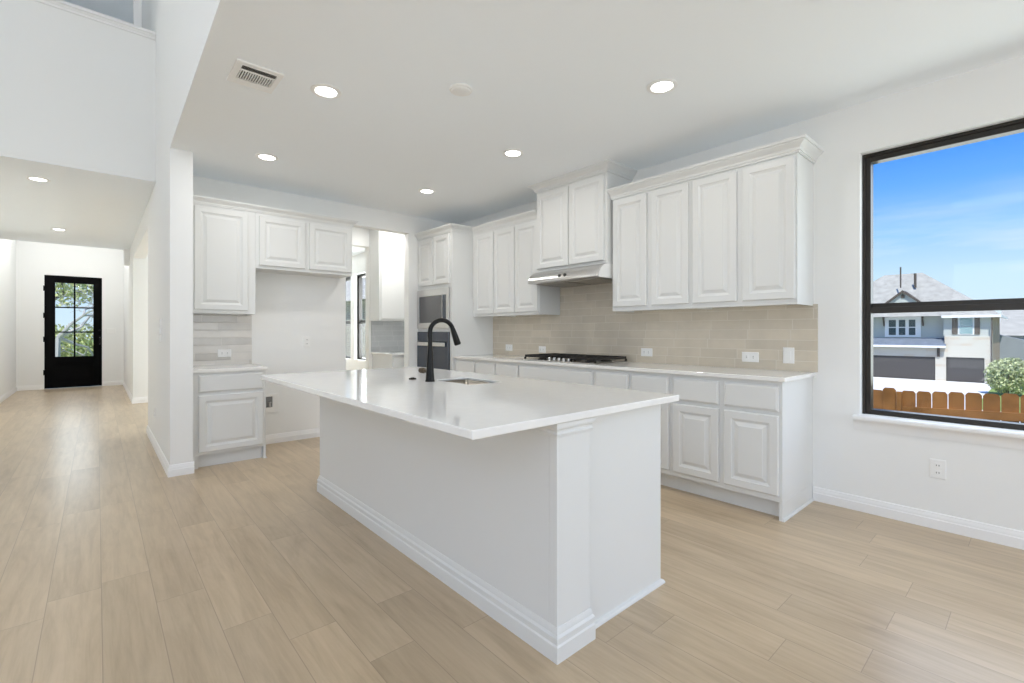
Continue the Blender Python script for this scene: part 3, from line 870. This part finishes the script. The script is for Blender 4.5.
tag(o, 'short white quartz countertop on the single base cabinet beside the refrigerator space', 'countertop')
o = MB().box(0.6125, 1.214, YB - 0.010, YB - 0.0005, 0.8705, 1.373).build('tile_backsplash', M['tile_back'])
tag(o, 'small grey-beige tile backsplash above the short counter at left', 'backsplash')
plate('wall_outlet', 'white horizontal outlet on the small tile backsplash above the short counter', 'outlet', (0.967, YB - 0.0105, 0.985), 0.118, 0.078, 'NY', 'outlet_h')
plate('wall_outlet', 'white upright outlet halfway up the bare wall of the refrigerator space', 'outlet', (1.772, YB - 0.0005, 1.09), 0.075, 0.118, 'NY', 'outlet_v')
ib = thing('ice_maker_box', 'recessed water valve box low in the refrigerator space wall', 'valve box', (1.40, YB, 0.40))
f = MB()
for a, c, e, g in wall_cells(1.325, 1.475, 0.335, 0.535, [(1.345, 1.415, 0.392, 0.507)]):
    f.box(a, c, YB - 0.012, YB - 0.0005, e, g)
f.build('box_frame', M['plastic'], ib, bevel=0.002)
MB().box(1.345, 1.415, YB - 0.004, YB - 0.0006, 0.392, 0.507).build('box_recess', M['recess'], ib)
MB().lathe([(0.010, -0.03), (0.010, 0.01), (0.016, 0.012), (0.016, 0.022)], (1.385, YB - 0.018, 0.43), 10).build('water_valve', M['steel'], ib)

# ------------------------------------------------------------------ pantry seen through the opening
PY = 6.548
t = thing('wall_cabinet', 'white pantry wall cabinet above grey tile, through the opening beside the oven tower', 'cabinet', (3.4, PY, 1.37))
MB().box(2.995, XR - 0.001, 6.23, PY, 1.365, CZ - 0.002).build('cabinet_box', M['cab'], t)
slab('cabinet_door', t, 0.39, 1.30, faceNY(6.229, 3.015, 1.38)); slab('cabinet_door', t, 0.41, 1.30, faceNY(6.229, 3.415, 1.38))
t = thing('base_cabinet', 'white pantry base cabinet under grey tile, through the opening beside the oven tower', 'cabinet', (3.4, PY, 0))
MB().box(3.04, XR - 0.001, 5.92, PY, 0.11, 0.875).box(3.04, XR - 0.001, 5.99, PY, 0, 0.1099).build('cabinet_box', M['cab'], t)
slab('drawer_front', t, 0.30, 0.15, faceNY(5.919, 2.780 + 0.27, 0.70)); slab('drawer_front', t, 0.44, 0.15, faceNY(5.919, 3.385, 0.70))
raised('cabinet_door', t, 0.30, 0.52, faceNY(5.919, 3.05, 0.16)); raised('cabinet_door', t, 0.44, 0.52, faceNY(5.919, 3.385, 0.16))
o = MB().box(3.02, XR - 0.001, 5.89, PY, 0.8755, 0.903).build('countertop', M['quartz'], bevel=0.003)
tag(o, 'white pantry countertop seen through the opening beside the oven tower', 'countertop')
o = MB().box(3.02, XR - 0.001, PY - 0.010, PY - 0.0005, 0.9035, 1.3645).build('tile_backsplash', M['tile_pantry'])
tag(o, 'pale grey tile backsplash in the pantry beyond the opening', 'backsplash')

# ------------------------------------------------------------------ island
IX0, IX1, IY0, IY1 = 1.258, 2.022, 1.212, 3.610
isl = thing('kitchen_island', 'large white kitchen island with a corner pilaster on the oak floor', 'kitchen island', (1.65, 2.4, 0))
ibd = MB()
ibd.v = [(x, y, z) for (x0_, x1_, y0_, y1_) in ((IX0, IX1, IY0, IY1), (IX0 + 0.02, IX1 - 0.02, IY0 + 0.02, IY1 - 0.02)) for z in (0.0, 0.8695) for (x, y) in ((x0_, y0_), (x1_, y0_), (x1_, y1_), (x0_, y1_))]
ibd.f = [(i, (i + 1) % 4, 4 + (i + 1) % 4, 4 + i) for i in range(4)] + [(8 + i, 12 + i, 12 + (i + 1) % 4, 8 + (i + 1) % 4) for i in range(4)] + [(4 + i, 4 + (i + 1) % 4, 12 + (i + 1) % 4, 12 + i) for i in range(4)] + [(i, 8 + i, 8 + (i + 1) % 4, (i + 1) % 4) for i in range(4)]
ibd.build('island_body', M['cab'], isl)
ISB = [(0, 0), (0.016, 0), (0.016, 0.058), (0.012, 0.064), (0.012, 0.076), (0.0145, 0.079), (0.0145, 0.088), (0.008, 0.097), (0.008, 0.106), (0.002, 0.120), (0, 0.120)]
pil = MB().box(IX0, 1.445, 1.174, IY0 - 0.0002, 0.0, 0.869).build('pilaster', M['cab'], isl, bevel=0.002)
cp = MB().sweep([(IX0, 1.40, 0.815), (IX0, 1.174, 0.815), (1.445, 1.174, 0.815), (1.445, IY0, 0.815)], [(0, 0), (0.008, 0.003), (0.010, 0.012), (0.005, 0.018), (0.005, 0.026), (0.014, 0.032), (0.016, 0.040), (0.016, 0.053), (0, 0.053)])
cp.build('pilaster_cap', M['cab'], isl)
MB().sweep([(IX1, IY1, 0), (IX0, IY1, 0), (IX0, 1.174, 0), (1.445, 1.174, 0), (1.445, IY0, 0)], ISB).build('base_moulding', M['cab'], isl, smooth=True)
MB().sweep([(1.458, IY0, 0), (IX1, IY0, 0), (IX1, IY1, 0)], [(0, 0), (0.016, 0), (0.015, 0.008), (0.010, 0.015), (0, 0.018)], side=1).build('shoe_moulding', M['cab'], isl, smooth=True)

TX0, TX1, TY0, TY1, TZ0, TZ1 = 0.855, 2.087, 1.150, 3.620, 0.870, 0.900
SK = (1.590, 1.830, 2.150, 2.530)
tp = bmesh.new()


def slab_with_hole(x0, x1, y0, y1, z0, z1, hole, rad=0.03):
    """countertop slab with a round-cornered sink cut-out"""
    hx0, hx1, hy0, hy1 = hole
    inner = []
    for (cx, cy, a0) in ((hx1 - rad, hy1 - rad, 0), (hx0 + rad, hy1 - rad, 90), (hx0 + rad, hy0 + rad, 180), (hx1 - rad, hy0 + rad, 270)):
        for k in range(7):
            a = math.radians(a0 + 15 * k); inner.append((cx + rad * math.cos(a), cy + rad * math.sin(a)))
    outer = []
    for (cx, cy) in ((x1, y1), (x0, y1), (x0, y0), (x1, y0)):
        outer.append((cx, cy))
    m = MB()
    n = len(inner)
    for z in (z0, z1):
        o = len(m.v)
        m.v += [(x, y, z) for x, y in outer] + [(x, y, max(z, z1 - 0.012)) for x, y in inner]
        for q in range(4):
            # fan from outer corner over its inner arc, and quads between corners
            for k in range(6):
                m.f.append((o + q, o + 4 + q * 7 + k, o + 4 + q * 7 + k + 1))
            nq = (q + 1) % 4
            m.f.append((o + q, o + 4 + q * 7 + 6, o + 4 + nq * 7, o + nq))
    N_ = 4 + n
    for q in range(4):
        m.f.append((q, (q + 1) % 4, N_ + (q + 1) % 4, N_ + q))
    for k in range(n):
        k2 = (k + 1) % n
        m.f.append((4 + k, 4 + k2, N_ + 4 + k2, N_ + 4 + k))
    return m, inner


tp.free()
tm, inner = slab_with_hole(TX0, TX1, TY0, TY1, TZ0, TZ1, SK)
o = tm.build('island_countertop', M['quartz'], bevel=0.004, seg=3)
tag(o, 'glossy white quartz slab on the kitchen island, with a sink cut-out', 'countertop')
# cut the island body under the sink by keeping the bowl above the carcass top: open box
sk = MB()
nI = len(inner)
r0 = [(x, y, TZ1 - 0.0125) for x, y in inner]
cxm, cym = (SK[0] + SK[1]) / 2, (SK[2] + SK[3]) / 2
r1 = [(cxm + (x - cxm) * 0.985, cym + (y - cym) * 0.985, TZ0 - 0.17) for x, y in inner]
r2 = [(cxm + (x - cxm) * 0.90, cym + (y - cym) * 0.90, TZ0 - 0.20) for x, y in inner]
sk.add(r0 + r1 + r2, [(i, (i + 1) % nI, nI + (i + 1) % nI, nI + i) for i in range(nI)] + [(nI + i, nI + (i + 1) % nI, 2 * nI + (i + 1) % nI, 2 * nI + i) for i in range(nI)] + [tuple(range(2 * nI, 3 * nI))])
so = thing('undermount_sink', 'stainless undermount sink set in the island top behind the faucet', 'sink', (cxm, cym, TZ0 - 0.21))
sb = sk.build('sink_bowl', M['sink'], so, smooth=True)
sm = sb.modifiers.new('shell', 'SOLIDIFY'); sm.thickness = 0.002
MB().lathe([(0.045, 0), (0.045, 0.003), (0.03, 0.002), (0, 0.0015)], (cxm, cym, TZ0 - 0.1985), 20).build('drain', M['steel_dark'], so)

fc = thing('kitchen_faucet', 'matte black gooseneck pull-down faucet standing on the island countertop', 'faucet', (1.514, 2.463, TZ1))
fx, fy = 1.514, 2.463
MB().lathe([(0.029, 0.0005), (0.029, 0.006), (0.0265, 0.012), (0.0225, 0.07), (0.0185, 0.14), (0.0155, 0.20), (0.0148, 0.215)], (fx, fy, TZ1), 28).build('faucet_body', M['faucet'], fc, smooth=True)
dirx, diry = 0.96, -0.28
path = [(fx, fy, TZ1 + 0.21), (fx, fy, TZ1 + 0.300)]
R = 0.073
for k in range(1, 17):
    a = math.pi - math.radians(166) * k / 16
    h = R + R * math.cos(a)
    path.append((fx + dirx * h, fy + diry * h, TZ1 + 0.300 + R * math.sin(a)))
MB().tube(path, 0.0138, 16).build('gooseneck', M['faucet'], fc, smooth=True)
e = Vector(path[-1]); dd = (Vector(path[-1]) - Vector(path[-2])).normalized()
hp = [e - dd * 0.004, e + dd * 0.01, e + dd * 0.03, e + dd * 0.095, e + dd * 0.102]
MB().tube([tuple(p) for p in hp], [0.0145, 0.0165, 0.0175, 0.0215, 0.019], 18).build('spray_head', M['faucet'], fc, smooth=True)
lv = MB().lathe([(0.0125, 0.0), (0.0125, 0.055), (0.0175, 0.060), (0.0185, 0.090), (0.0165, 0.098), (0, 0.100)], (fx, fy + 0.012, TZ1 + 0.062), 18, 'Y')
lv.build('handle', M['bronze_knob'], fc, smooth=True)
o = MB().lathe([(0.024, 0.0005), (0.024, 0.006), (0.021, 0.009), (0.012, 0.009), (0.012, 0.012), (0, 0.012)], (1.501, 2.651, TZ1), 22).build('air_switch_button', M['faucet'], smooth=True)
tag(o, 'small round black button on the island top left of the faucet', 'button')

# ------------------------------------------------------------------ ceiling things
def downlight(label, x, y, z, group, power=POWER['down']):
    r = thing('recessed_light', label, 'ceiling light', (x, y, z), group)
    MB().lathe([(0.062, -0.0005), (0.092, -0.0005), (0.092, -0.004), (0.086, -0.007), (0.068, -0.008), (0.062, -0.0025)], (x, y, z), 32).build('trim_ring', M['plastic'], r, smooth=True)
    MB().lathe([(0.0, -0.0015), (0.062, -0.0015), (0.062, -0.004), (0.0, -0.004)], (x, y, z), 32).build('lamp_lens', M['lens'], r)
    d = bpy.data.lights.new('downlight_beam', 'AREA'); d.shape = 'DISK'; d.size = 0.12; d.energy = power; d.color = (1.0, 0.97, 0.93)
    o = bpy.data.objects.new('downlight_beam', d); COL.objects.link(o); o.location = (x, y, z - 0.012)
    return r


LG = 'recessed downlights in the kitchen ceiling'
downlight('recessed ceiling light next to the air vent', 1.089, 3.013, CZ, LG)
downlight('recessed ceiling light above the island corner, nearest the window', 2.632, 1.568, CZ, LG)
downlight('recessed ceiling light in front of the range-hood cabinet', 2.662, 2.997, CZ, LG)
downlight('recessed ceiling light in front of the oven tower', 2.680, 4.422, CZ, LG)
downlight('recessed ceiling light in front of the refrigerator-space cabinets', 1.1125, 4.489, CZ, LG)
HG = 'recessed downlights in the hall ceiling'
downlight('recessed hall light nearest the kitchen, under the tall upper wall', -0.445, 6.71, 2.7445, HG, POWER['hall_down'])
downlight('recessed hall light closest to the black front door', -0.429, 9.79, 2.7445, HG, POWER['hall_down'])

av = thing('air_vent', 'white rectangular ceiling air vent above the left of the island', 'vent', (0.708, 3.12, CZ))
vx0, vx1, vy0, vy1 = 0.585, 0.832, 2.979, 3.262
ix0, ix1, iy0, iy1 = vx0 + 0.036, vx1 - 0.028, vy0 + 0.038, vy1 - 0.072
f = MB()
for a, c, e_, g in wall_cells(vx0, vx1, vy0, vy1, [(ix0, ix1, iy0, iy1)]):
    f.box(a, c, e_, g, CZ - 0.010, CZ - 0.0005)
f.build('vent_frame', M['plastic'], av)
MB().box(ix0, ix1, iy0, iy1, CZ - 0.002, CZ - 0.0006).build('duct_shade_backing', M['vent_dark'], av)  # dark sheet stands in for the shade inside the duct
ym = iy0 + (iy1 - iy0) * 0.31
MB().box(ix0, ix1, ym, ym + 0.012, CZ - 0.009, CZ - 0.0025).build('divider', M['plastic'], av)
ns = 14
for k in range(ns):
    x = ix0 + (ix1 - ix0) * (k + 0.5) / ns
    MB().box(x - 0.0027, x + 0.0027, ym + 0.012, iy1, CZ - 0.0125, CZ - 0.0025).build('louver', M['plastic'], av)
for k in range(5):
    y = iy0 + (ym - iy0) * (k + 0.5) / 5
    MB().prism([(0, 0), (0.010, 0.0055), (0.0115, 0.0055), (0.0015, 0)], lambda p, y=y: (ix0, y - 0.005 + p[0], CZ - 0.0085 + p[1]), lambda p, y=y: (ix1, y - 0.005 + p[0], CZ - 0.0085 + p[1])).build('louver', M['louver'], av)

sdv = thing('smoke_detector', 'round white smoke detector on the ceiling between the vent and the window', 'smoke detector', (1.7155, 2.424, CZ))
MB().lathe([(0.072, -0.0005), (0.074, -0.006), (0.070, -0.012)], (1.7155, 2.424, CZ), 36).build('mounting_ring', M['plastic'], sdv, smooth=True)
MB().lathe([(0.060, -0.0125), (0.057, -0.019), (0.045, -0.023), (0.020, -0.024), (0, -0.024)], (1.7155, 2.424, CZ), 36).build('detector_body', M['plastic'], sdv, smooth=True)

# ------------------------------------------------------------------ hall plates
plate('switch_plate', 'white light switch on the end wall right of the black front door', 'switch', (0.235, 13.8495, 1.224), 0.165, 0.118, 'NY', 'switch')
plate('switch_plate', 'white switch plate on the hall side of the wall end beside the cabinets', 'switch', (XL - 0.0005, 5.46, 1.215), 0.09, 0.22, 'NX', 'switch_stack')
plate('wall_outlet', 'white outlet low on the hall side of the wall end', 'outlet', (XL - 0.0005, 6.10, 0.36), 0.075, 0.116, 'NX', 'outlet_v')
o = MB().panel(0.10, 0.29, [(0, 0), (0, 0.078), (0.006, 0.085)], lambda a, b, d: (XL - 0.0005 - d, 11.15 + a, 2.43 + b)).build('door_chime', M['plastic'], bevel=0.004)
tag(o, 'white door chime box high on the right hall wall near the front door', 'door chime')

# ------------------------------------------------------------------ outside: ground, fence, houses, planting
def grid_ground():
    m = MB()
    xs = [4.0, 5.5, 7.7, 10, 14, 20, 30, 44, 60, 90, 140]; zs = [-0.30, -0.6, -1.35, -1.9, -2.7, -3.05, -3.07, -3.07, -3.07, -3.07, -3.07]
    ys = [-70, -30, -10, 0, 10, 30, 80]
    for x, z in zip(xs, zs):
        for y in ys:
            m.v.append((x, y, z))
    n = len(ys)
    for i in range(len(xs) - 1):
        for j in range(n - 1):
            m.f.append((i * n + j, i * n + j + 1, (i + 1) * n + j + 1, (i + 1) * n + j))
    return m


struct(grid_ground().build('ground', M['grass']))
struct(MB().box(-60, 60, 14.2, 110, -0.5, -0.15).build('ground_front', M['grass']))
struct(MB().box(36, 55.0, 2.55, 13.5, -3.08, -3.03).box(28, 36, -60, 60, -3.08, -3.03).build('driveway', M['concrete']))
struct(MB().box(-1.6, 0.9, 14.0, 16.4, -0.14, -0.03).build('porch', M['concrete']))

# cedar picket fence beyond the window
fn_ = thing('picket_fence', 'cedar dog-ear picket fence outside the window, in front of the driveway', 'fence', (7.7, -1.0, -1.4))
FXX = 7.7


def ftop(y):
    return 0.50 - 0.048 * (y - 0.35)


def picket(y0, w, x, ztop, zb=-1.35):
    c = 0.022
    pts = [(y0, zb), (y0 + w, zb), (y0 + w, ztop - c * 1.3), (y0 + w - c, ztop), (y0 + c, ztop), (y0, ztop - c * 1.3)]
    MB().prism(pts, lambda p: (x, p[0], p[1]), lambda p: (x + 0.017, p[0], p[1])).build('picket', M['fence'], fn_)


y = 1.195
k = 0
while y > -2.6:
    w = 0.139
    picket(y - w, w, FXX + random.uniform(-0.002, 0.002), ftop(y) + random.uniform(-0.006, 0.006)); y -= w + 0.0085; k += 1
picket(1.245, 0.135, FXX - 0.03, 0.480); picket(1.375, 0.135, FXX - 0.012, 0.44); picket(1.515, 0.139, FXX, 0.43); picket(1.66, 0.139, FXX, 0.43)
picket(1.81, 0.139, FXX, 0.42)
rl = [(-2.6, ftop(-2.6) - 0.225), (1.18, ftop(1.18) - 0.205), (1.18, ftop(1.18) - 0.295), (-2.6, ftop(-2.6) - 0.315)]
MB().prism(rl, lambda p: (FXX - 0.041, p[0], p[1]), lambda p: (FXX - 0.003, p[0], p[1])).build('fence_rail', M['fence'], fn_)
MB().box(FXX - 0.055, FXX - 0.004, 1.185, 1.238, -1.35, 0.44).build('fence_post', M['fence'], fn_)

# neighbour's house across the drive
hs = thing('neighbor_house', 'two-storey limestone and grey siding house across the driveway', 'house', (58, 7, -3.07))


def hbox(nm, m, *bx, bevel=0):
    b = MB()
    for q in bx:
        b.box(*q)
    return b.build(nm, M[m], hs)


GZ0 = -3.05
st = MB()
for a, c, e_, g in wall_cells(2.72, 5.62, GZ0, 0.87, [(3.177, 5.527, GZ0, -0.95)]):
    st.box(55.0, 55.35, a, c, e_, g)
for a, c, e_, g in wall_cells(5.6201, 13.0, GZ0, -0.05, [(6.22, 11.1, GZ0, -0.98)]):
    st.box(55.0, 55.35, a, c, e_, g)
st.build('stone_wall', M['stone'], hs)
hbox('side_wall', 'side_stone', (55.351, 65, 2.72, 2.90, GZ0, 2.6))
hbox('siding_wall', 'siding', (55.30, 55.6, 2.74, 5.72, 0.88, 2.62), (56.0, 56.3, 5.70, 13.0, 0.0, 3.1))
MB().prism([(10.85, 2.95), (6.30, 2.95), (8.58, 4.93)], lambda p: (56.0, p[0], p[1]), lambda p: (58.5, p[0], p[1])).build('gable_wall', M['siding'], hs)
gt = MB()
for a, c in (((11.05, 2.92), (8.58, 5.07)), ((6.10, 2.92), (8.58, 5.07))):
    gt.prism([a, c, (c[0], c[1] - 0.22), (a[0], a[1] - 0.20)], lambda p: (55.75, p[0], p[1]), lambda p: (59, p[0], p[1]))
gt.build('gable_trim', M['brown'], hs)
MB().prism([(8.45, 4.35), (8.71, 4.35), (8.71, 4.62), (8.58, 4.74), (8.45, 4.62)], lambda p: (55.93, p[0], p[1]), lambda p: (56.0, p[0], p[1])).build('gable_vent', M['brown'], hs)
rf = MB()
ev = 2.60
A = [(54.75, 2.25, ev), (54.75, 16.2, ev), (65.4, 16.2, ev), (65.4, 2.25, ev), (60.2, 7.75, 6.98), (60.2, 10.7, 6.98)]
rf.add(A, [(0, 1, 5, 4), (1, 2, 5), (2, 3, 4, 5), (3, 0, 4), (0, 3, 2, 1)])
rf.build('main_roof', M['roof'], hs)
hbox('fascia', 'trim', (54.70, 54.76, 2.25, 5.8, 2.42, 2.62), (54.76, 65.4, 2.2, 2.26, 2.42, 2.62))
MB().add([(54.6, 5.52, -0.02), (54.6, 13.2, -0.02), (56.05, 13.2, 0.69), (56.05, 5.52, 0.69), (54.6, 5.52, -0.10), (54.6, 13.2, -0.10), (56.05, 13.2, 0.5), (56.05, 5.52, 0.5)],
         [(0, 1, 2, 3), (4, 7, 6, 5), (0, 4, 5, 1), (1, 5, 6, 2), (2, 6, 7, 3), (3, 7, 4, 0)]).build('lower_roof', M['roof_blue'], hs)
hbox('gutter', 'trim', (54.5, 54.6, 5.5, 13.2, -0.16, 0.02))
hbox('garage_door', 'garage', (55.12, 55.2, 6.22, 11.1, GZ0, -0.98))
hbox('garage_door', 'garage', (55.12, 55.2, 3.177, 5.527, GZ0, -0.95))
hbox('downspout', 'brown', (54.9, 55.0, 2.72, 2.80, GZ0, 2.4))
hbox('downspout', 'brown', (54.88, 55.0, 5.92, 6.10, -0.95, -0.12))
wn = hbox('window_trim', 'trim', (55.92, 56.0, 7.30, 9.90, 0.75, 2.62))
for (a, c) in ((9.08, 9.60), (8.39, 8.86), (7.68, 8.14)):
    hbox('window_pane', 'dark_win', (55.90, 55.93, a, c, 0.93, 1.60), (55.90, 55.93, a, c, 1.68, 2.33))
hbox('awning_roof', 'trim', (55.25, 56.0, 7.0, 10.15, 2.68, 2.86))
for yy in (7.15, 9.95):
    MB().prism([(56.0, 1.75), (55.9, 1.75), (55.35, 2.66), (56.0, 2.66), (56.0, 2.5), (55.6, 2.5), (56.0, 1.95)], lambda p, yy=yy: (p[0], yy - 0.05, p[1]), lambda p, yy=yy: (p[0], yy + 0.05, p[1])).build('bracket', M['brown'], hs)
hbox('window_trim', 'trim', (55.24, 55.30, 3.80, 4.78, 0.98, 2.45))
hbox('window_pane', 'pale_win', (55.20, 55.24, 3.90, 4.70, 1.06, 1.66), (55.20, 55.24, 3.90, 4.70, 1.70, 2.38))
hbox('shutter', 'brown', (55.22, 55.30, 4.83, 5.175, 1.02, 2.42))
hbox('shutter', 'brown', (55.22, 55.30, 3.46, 3.785, 1.02, 2.42))
MB().tube([(57, 8.9, 5.4), (57, 8.9, 7.35)], 0.06, 8).build('vent_pipe', M['brown'], hs)
MB().tube([(58, 7.98, 5.4), (58, 7.98, 6.75)], 0.10, 8).build('vent_pipe', M['brown'], hs)

h2 = thing('far_house', 'grey-roofed house beyond the right side of the stone house', 'house', (72, -3, -3.07))
MB().box(69, 80, -14, 2.7, -3.05, 0.9).build('house_wall', M['siding'], h2)
MB().add([(68.6, -14.5, 0.85), (68.6, 3.0, 0.85), (82, 3.0, 0.85), (82, -14.5, 0.85), (74, 2.95, 3.55), (74, -10, 3.55)], [(0, 1, 4, 5), (1, 2, 4), (2, 3, 5, 4), (3, 0, 5), (0, 3, 2, 1)]).build('house_roof', M['roof'], h2)
MB().prism([(2.95, -3.05), (-4, -3.05), (-4, -1.2), (2.95, 1.0)], lambda p: (66.2, p[0], p[1]), lambda p: (68.4, p[0], p[1])).build('wing_wall', M['wing'], h2)


def brick_mat():
    m = bpy.data.materials.new('pale_brick'); m.use_nodes = True
    nt = m.node_tree; b = nt.nodes['Principled BSDF']
    t = N(nt, 'ShaderNodeTexCoord'); s_ = N(nt, 'ShaderNodeSeparateXYZ'); nt.links.new(t.outputs['Object'], s_.inputs[0])
    cx = N(nt, 'ShaderNodeCombineXYZ'); nt.links.new(math_n(nt, 'ADD', s_.outputs['Y'], s_.outputs['X']), cx.inputs[0]); nt.links.new(s_.outputs['Z'], cx.inputs[1])
    br = N(nt, 'ShaderNodeTexBrick', Scale=1.0)
    br.inputs['Color1'].default_value = (0.42, 0.38, 0.34, 1); br.inputs['Color2'].default_value = (0.30, 0.27, 0.25, 1)
    br.inputs['Mortar'].default_value = (0.5, 0.48, 0.45, 1); br.inputs['Mortar Size'].default_value = 0.008
    br.inputs['Brick Width'].default_value = 0.21; br.inputs['Row Height'].default_value = 0.075
    nt.links.new(cx.outputs[0], br.inputs['Vector']); nt.links.new(br.outputs['Color'], b.inputs['Base Color']); b.inputs['Roughness'].default_value = 0.9
    return m


nbw = thing('brick_house', 'pale brick house side seen through the dark-framed windows beyond the pantry', 'house', (8.0, 20, -1.4))
MB().box(7.4, 16, 12.6, 34, -1.6, 2.35).build('brick_wall', brick_mat(), nbw)
MB().add([(7.0, 12.2, 2.36), (7.0, 34.4, 2.36), (16.4, 34.4, 2.36), (16.4, 12.2, 2.36), (11.7, 17, 4.6), (11.7, 30, 4.6)], [(0, 1, 5, 4), (1, 2, 5), (2, 3, 4, 5), (3, 0, 4), (0, 3, 2, 1)]).build('roof', M['roof'], nbw)


def leaf_blob(m, c, rx, ry, rz, n, size, seed, squash=True):
    rnd = random.Random(seed)
    for _ in range(n):
        while True:
            d = Vector((rnd.uniform(-1, 1), rnd.uniform(-1, 1), rnd.uniform(-1, 1)))
            if 0.25 < d.length <= 1:
                break
        p = Vector((c[0] + d.x * rx, c[1] + d.y * ry, c[2] + d.z * rz))
        a = Vector((rnd.gauss(0, 1), rnd.gauss(0, 1), rnd.gauss(0, 1))).normalized(); b = a.orthogonal().normalized()
        q = a.cross(b); b = (b * math.cos(rnd.random() * 6) + q * math.sin(rnd.random() * 6)).normalized(); q = a.cross(b)
        s_ = size * rnd.uniform(0.6, 1.3)
        m.add([p - b * s_, p + q * s_ * 0.45, p + b * s_, p - q * s_ * 0.45], [(0, 1, 2, 3)])
    return m


bu = thing('leafy_bush', 'pale green rounded bush at the right edge of the driveway', 'bush', (45.8, 1.5, -3.07))
lb = MB(); leaf_blob(lb, (45.8, 1.45, -1.75), 1.0, 1.25, 1.25, 3400, 0.11, 3)
lb.build('foliage', M['leaf'], bu)
sm_ = MB()
for k in range(6):
    a = k * 1.05; sm_.tube([(45.8, 1.5, -3.08), (45.8 + 0.4 * math.cos(a), 1.5 + 0.4 * math.sin(a), -2.2), (45.8 + 0.7 * math.cos(a), 1.5 + 0.8 * math.sin(a), -1.5)], [0.04, 0.03, 0.015], 6)
sm_.build('stem', M['bark'], bu)


def branchy(name, label, cat, base, h, spread, depth, seed, m, leaf=None, r0=0.12, up=0.55, leafn=0, leafs=0.1, group=None, only_tip=True):
    rnd = random.Random(seed); t_ = thing(name, label, cat, base, group); b = MB(); tips = []

    def grow(p, d, ln, r, lev):
        q = p + d * ln * 0.5 + Vector((rnd.gauss(0, 1), rnd.gauss(0, 1), rnd.gauss(0, 1))) * ln * 0.06
        e_ = p + d * ln
        b.tube([tuple(p), tuple(q), tuple(e_)], [r, r * 0.8, r * 0.6], 6 if r > 0.03 else 4)
        if lev == 0:
            tips.append(e_); return
        if lev <= 2:
            tips.append(e_)
        for _ in range(rnd.choice((2, 3, 3))):
            nd = (d * up + Vector((rnd.gauss(0, 1), rnd.gauss(0, 1), rnd.gauss(0.1, 0.7))) * spread).normalized()
            grow(e_, nd, ln * rnd.uniform(0.62, 0.82), r * 0.58, lev - 1)
    grow(Vector(base), Vector((rnd.uniform(-0.1, 0.1), rnd.uniform(-0.1, 0.1), 1)).normalized(), h, r0, depth)
    b.build('branches', M[m], t_)
    if leaf:
        lm = MB()
        for i, p in enumerate(tips):
            leaf_blob(lm, tuple(p), 0.45, 0.45, 0.4, leafn, leafs, seed * 100 + i)
        lm.build('foliage', M[leaf], t_)
    return t_


branchy('bare_shrub', 'bare pale-twigged shrub behind the bush, before the far house', 'shrub', (49.5, 1.35, -3.07), 1.3, 0.55, 4, 11, 'twig', r0=0.06)
o = leaf_blob(MB(), (-0.6, 24.5, 0.55), 2.6, 0.8, 0.95, 3500, 0.09, 77).build('hedge', M['leaf2'])
tag(o, 'low leafy hedge behind the trees beyond the front door', 'hedge')
branchy('street_tree', 'leafy tree seen through the left glass of the front door', 'tree', (-1.35, 21.0, -0.2), 1.5, 0.55, 4, 5, 'bark', 'leaf2', 0.11, leafn=26, leafs=0.085, group='trees beyond the front door')
branchy('street_tree', 'leafy tree seen through the right glass of the front door', 'tree', (0.55, 23.0, -0.2), 1.7, 0.55, 4, 9, 'bark', 'leaf2', 0.12, leafn=26, leafs=0.085, group='trees beyond the front door')
branchy('bare_tree', 'bare grey-branched tree nearest the front door glass', 'tree', (-0.75, 18.6, -0.2), 1.25, 0.75, 5, 21, 'twig', r0=0.09)
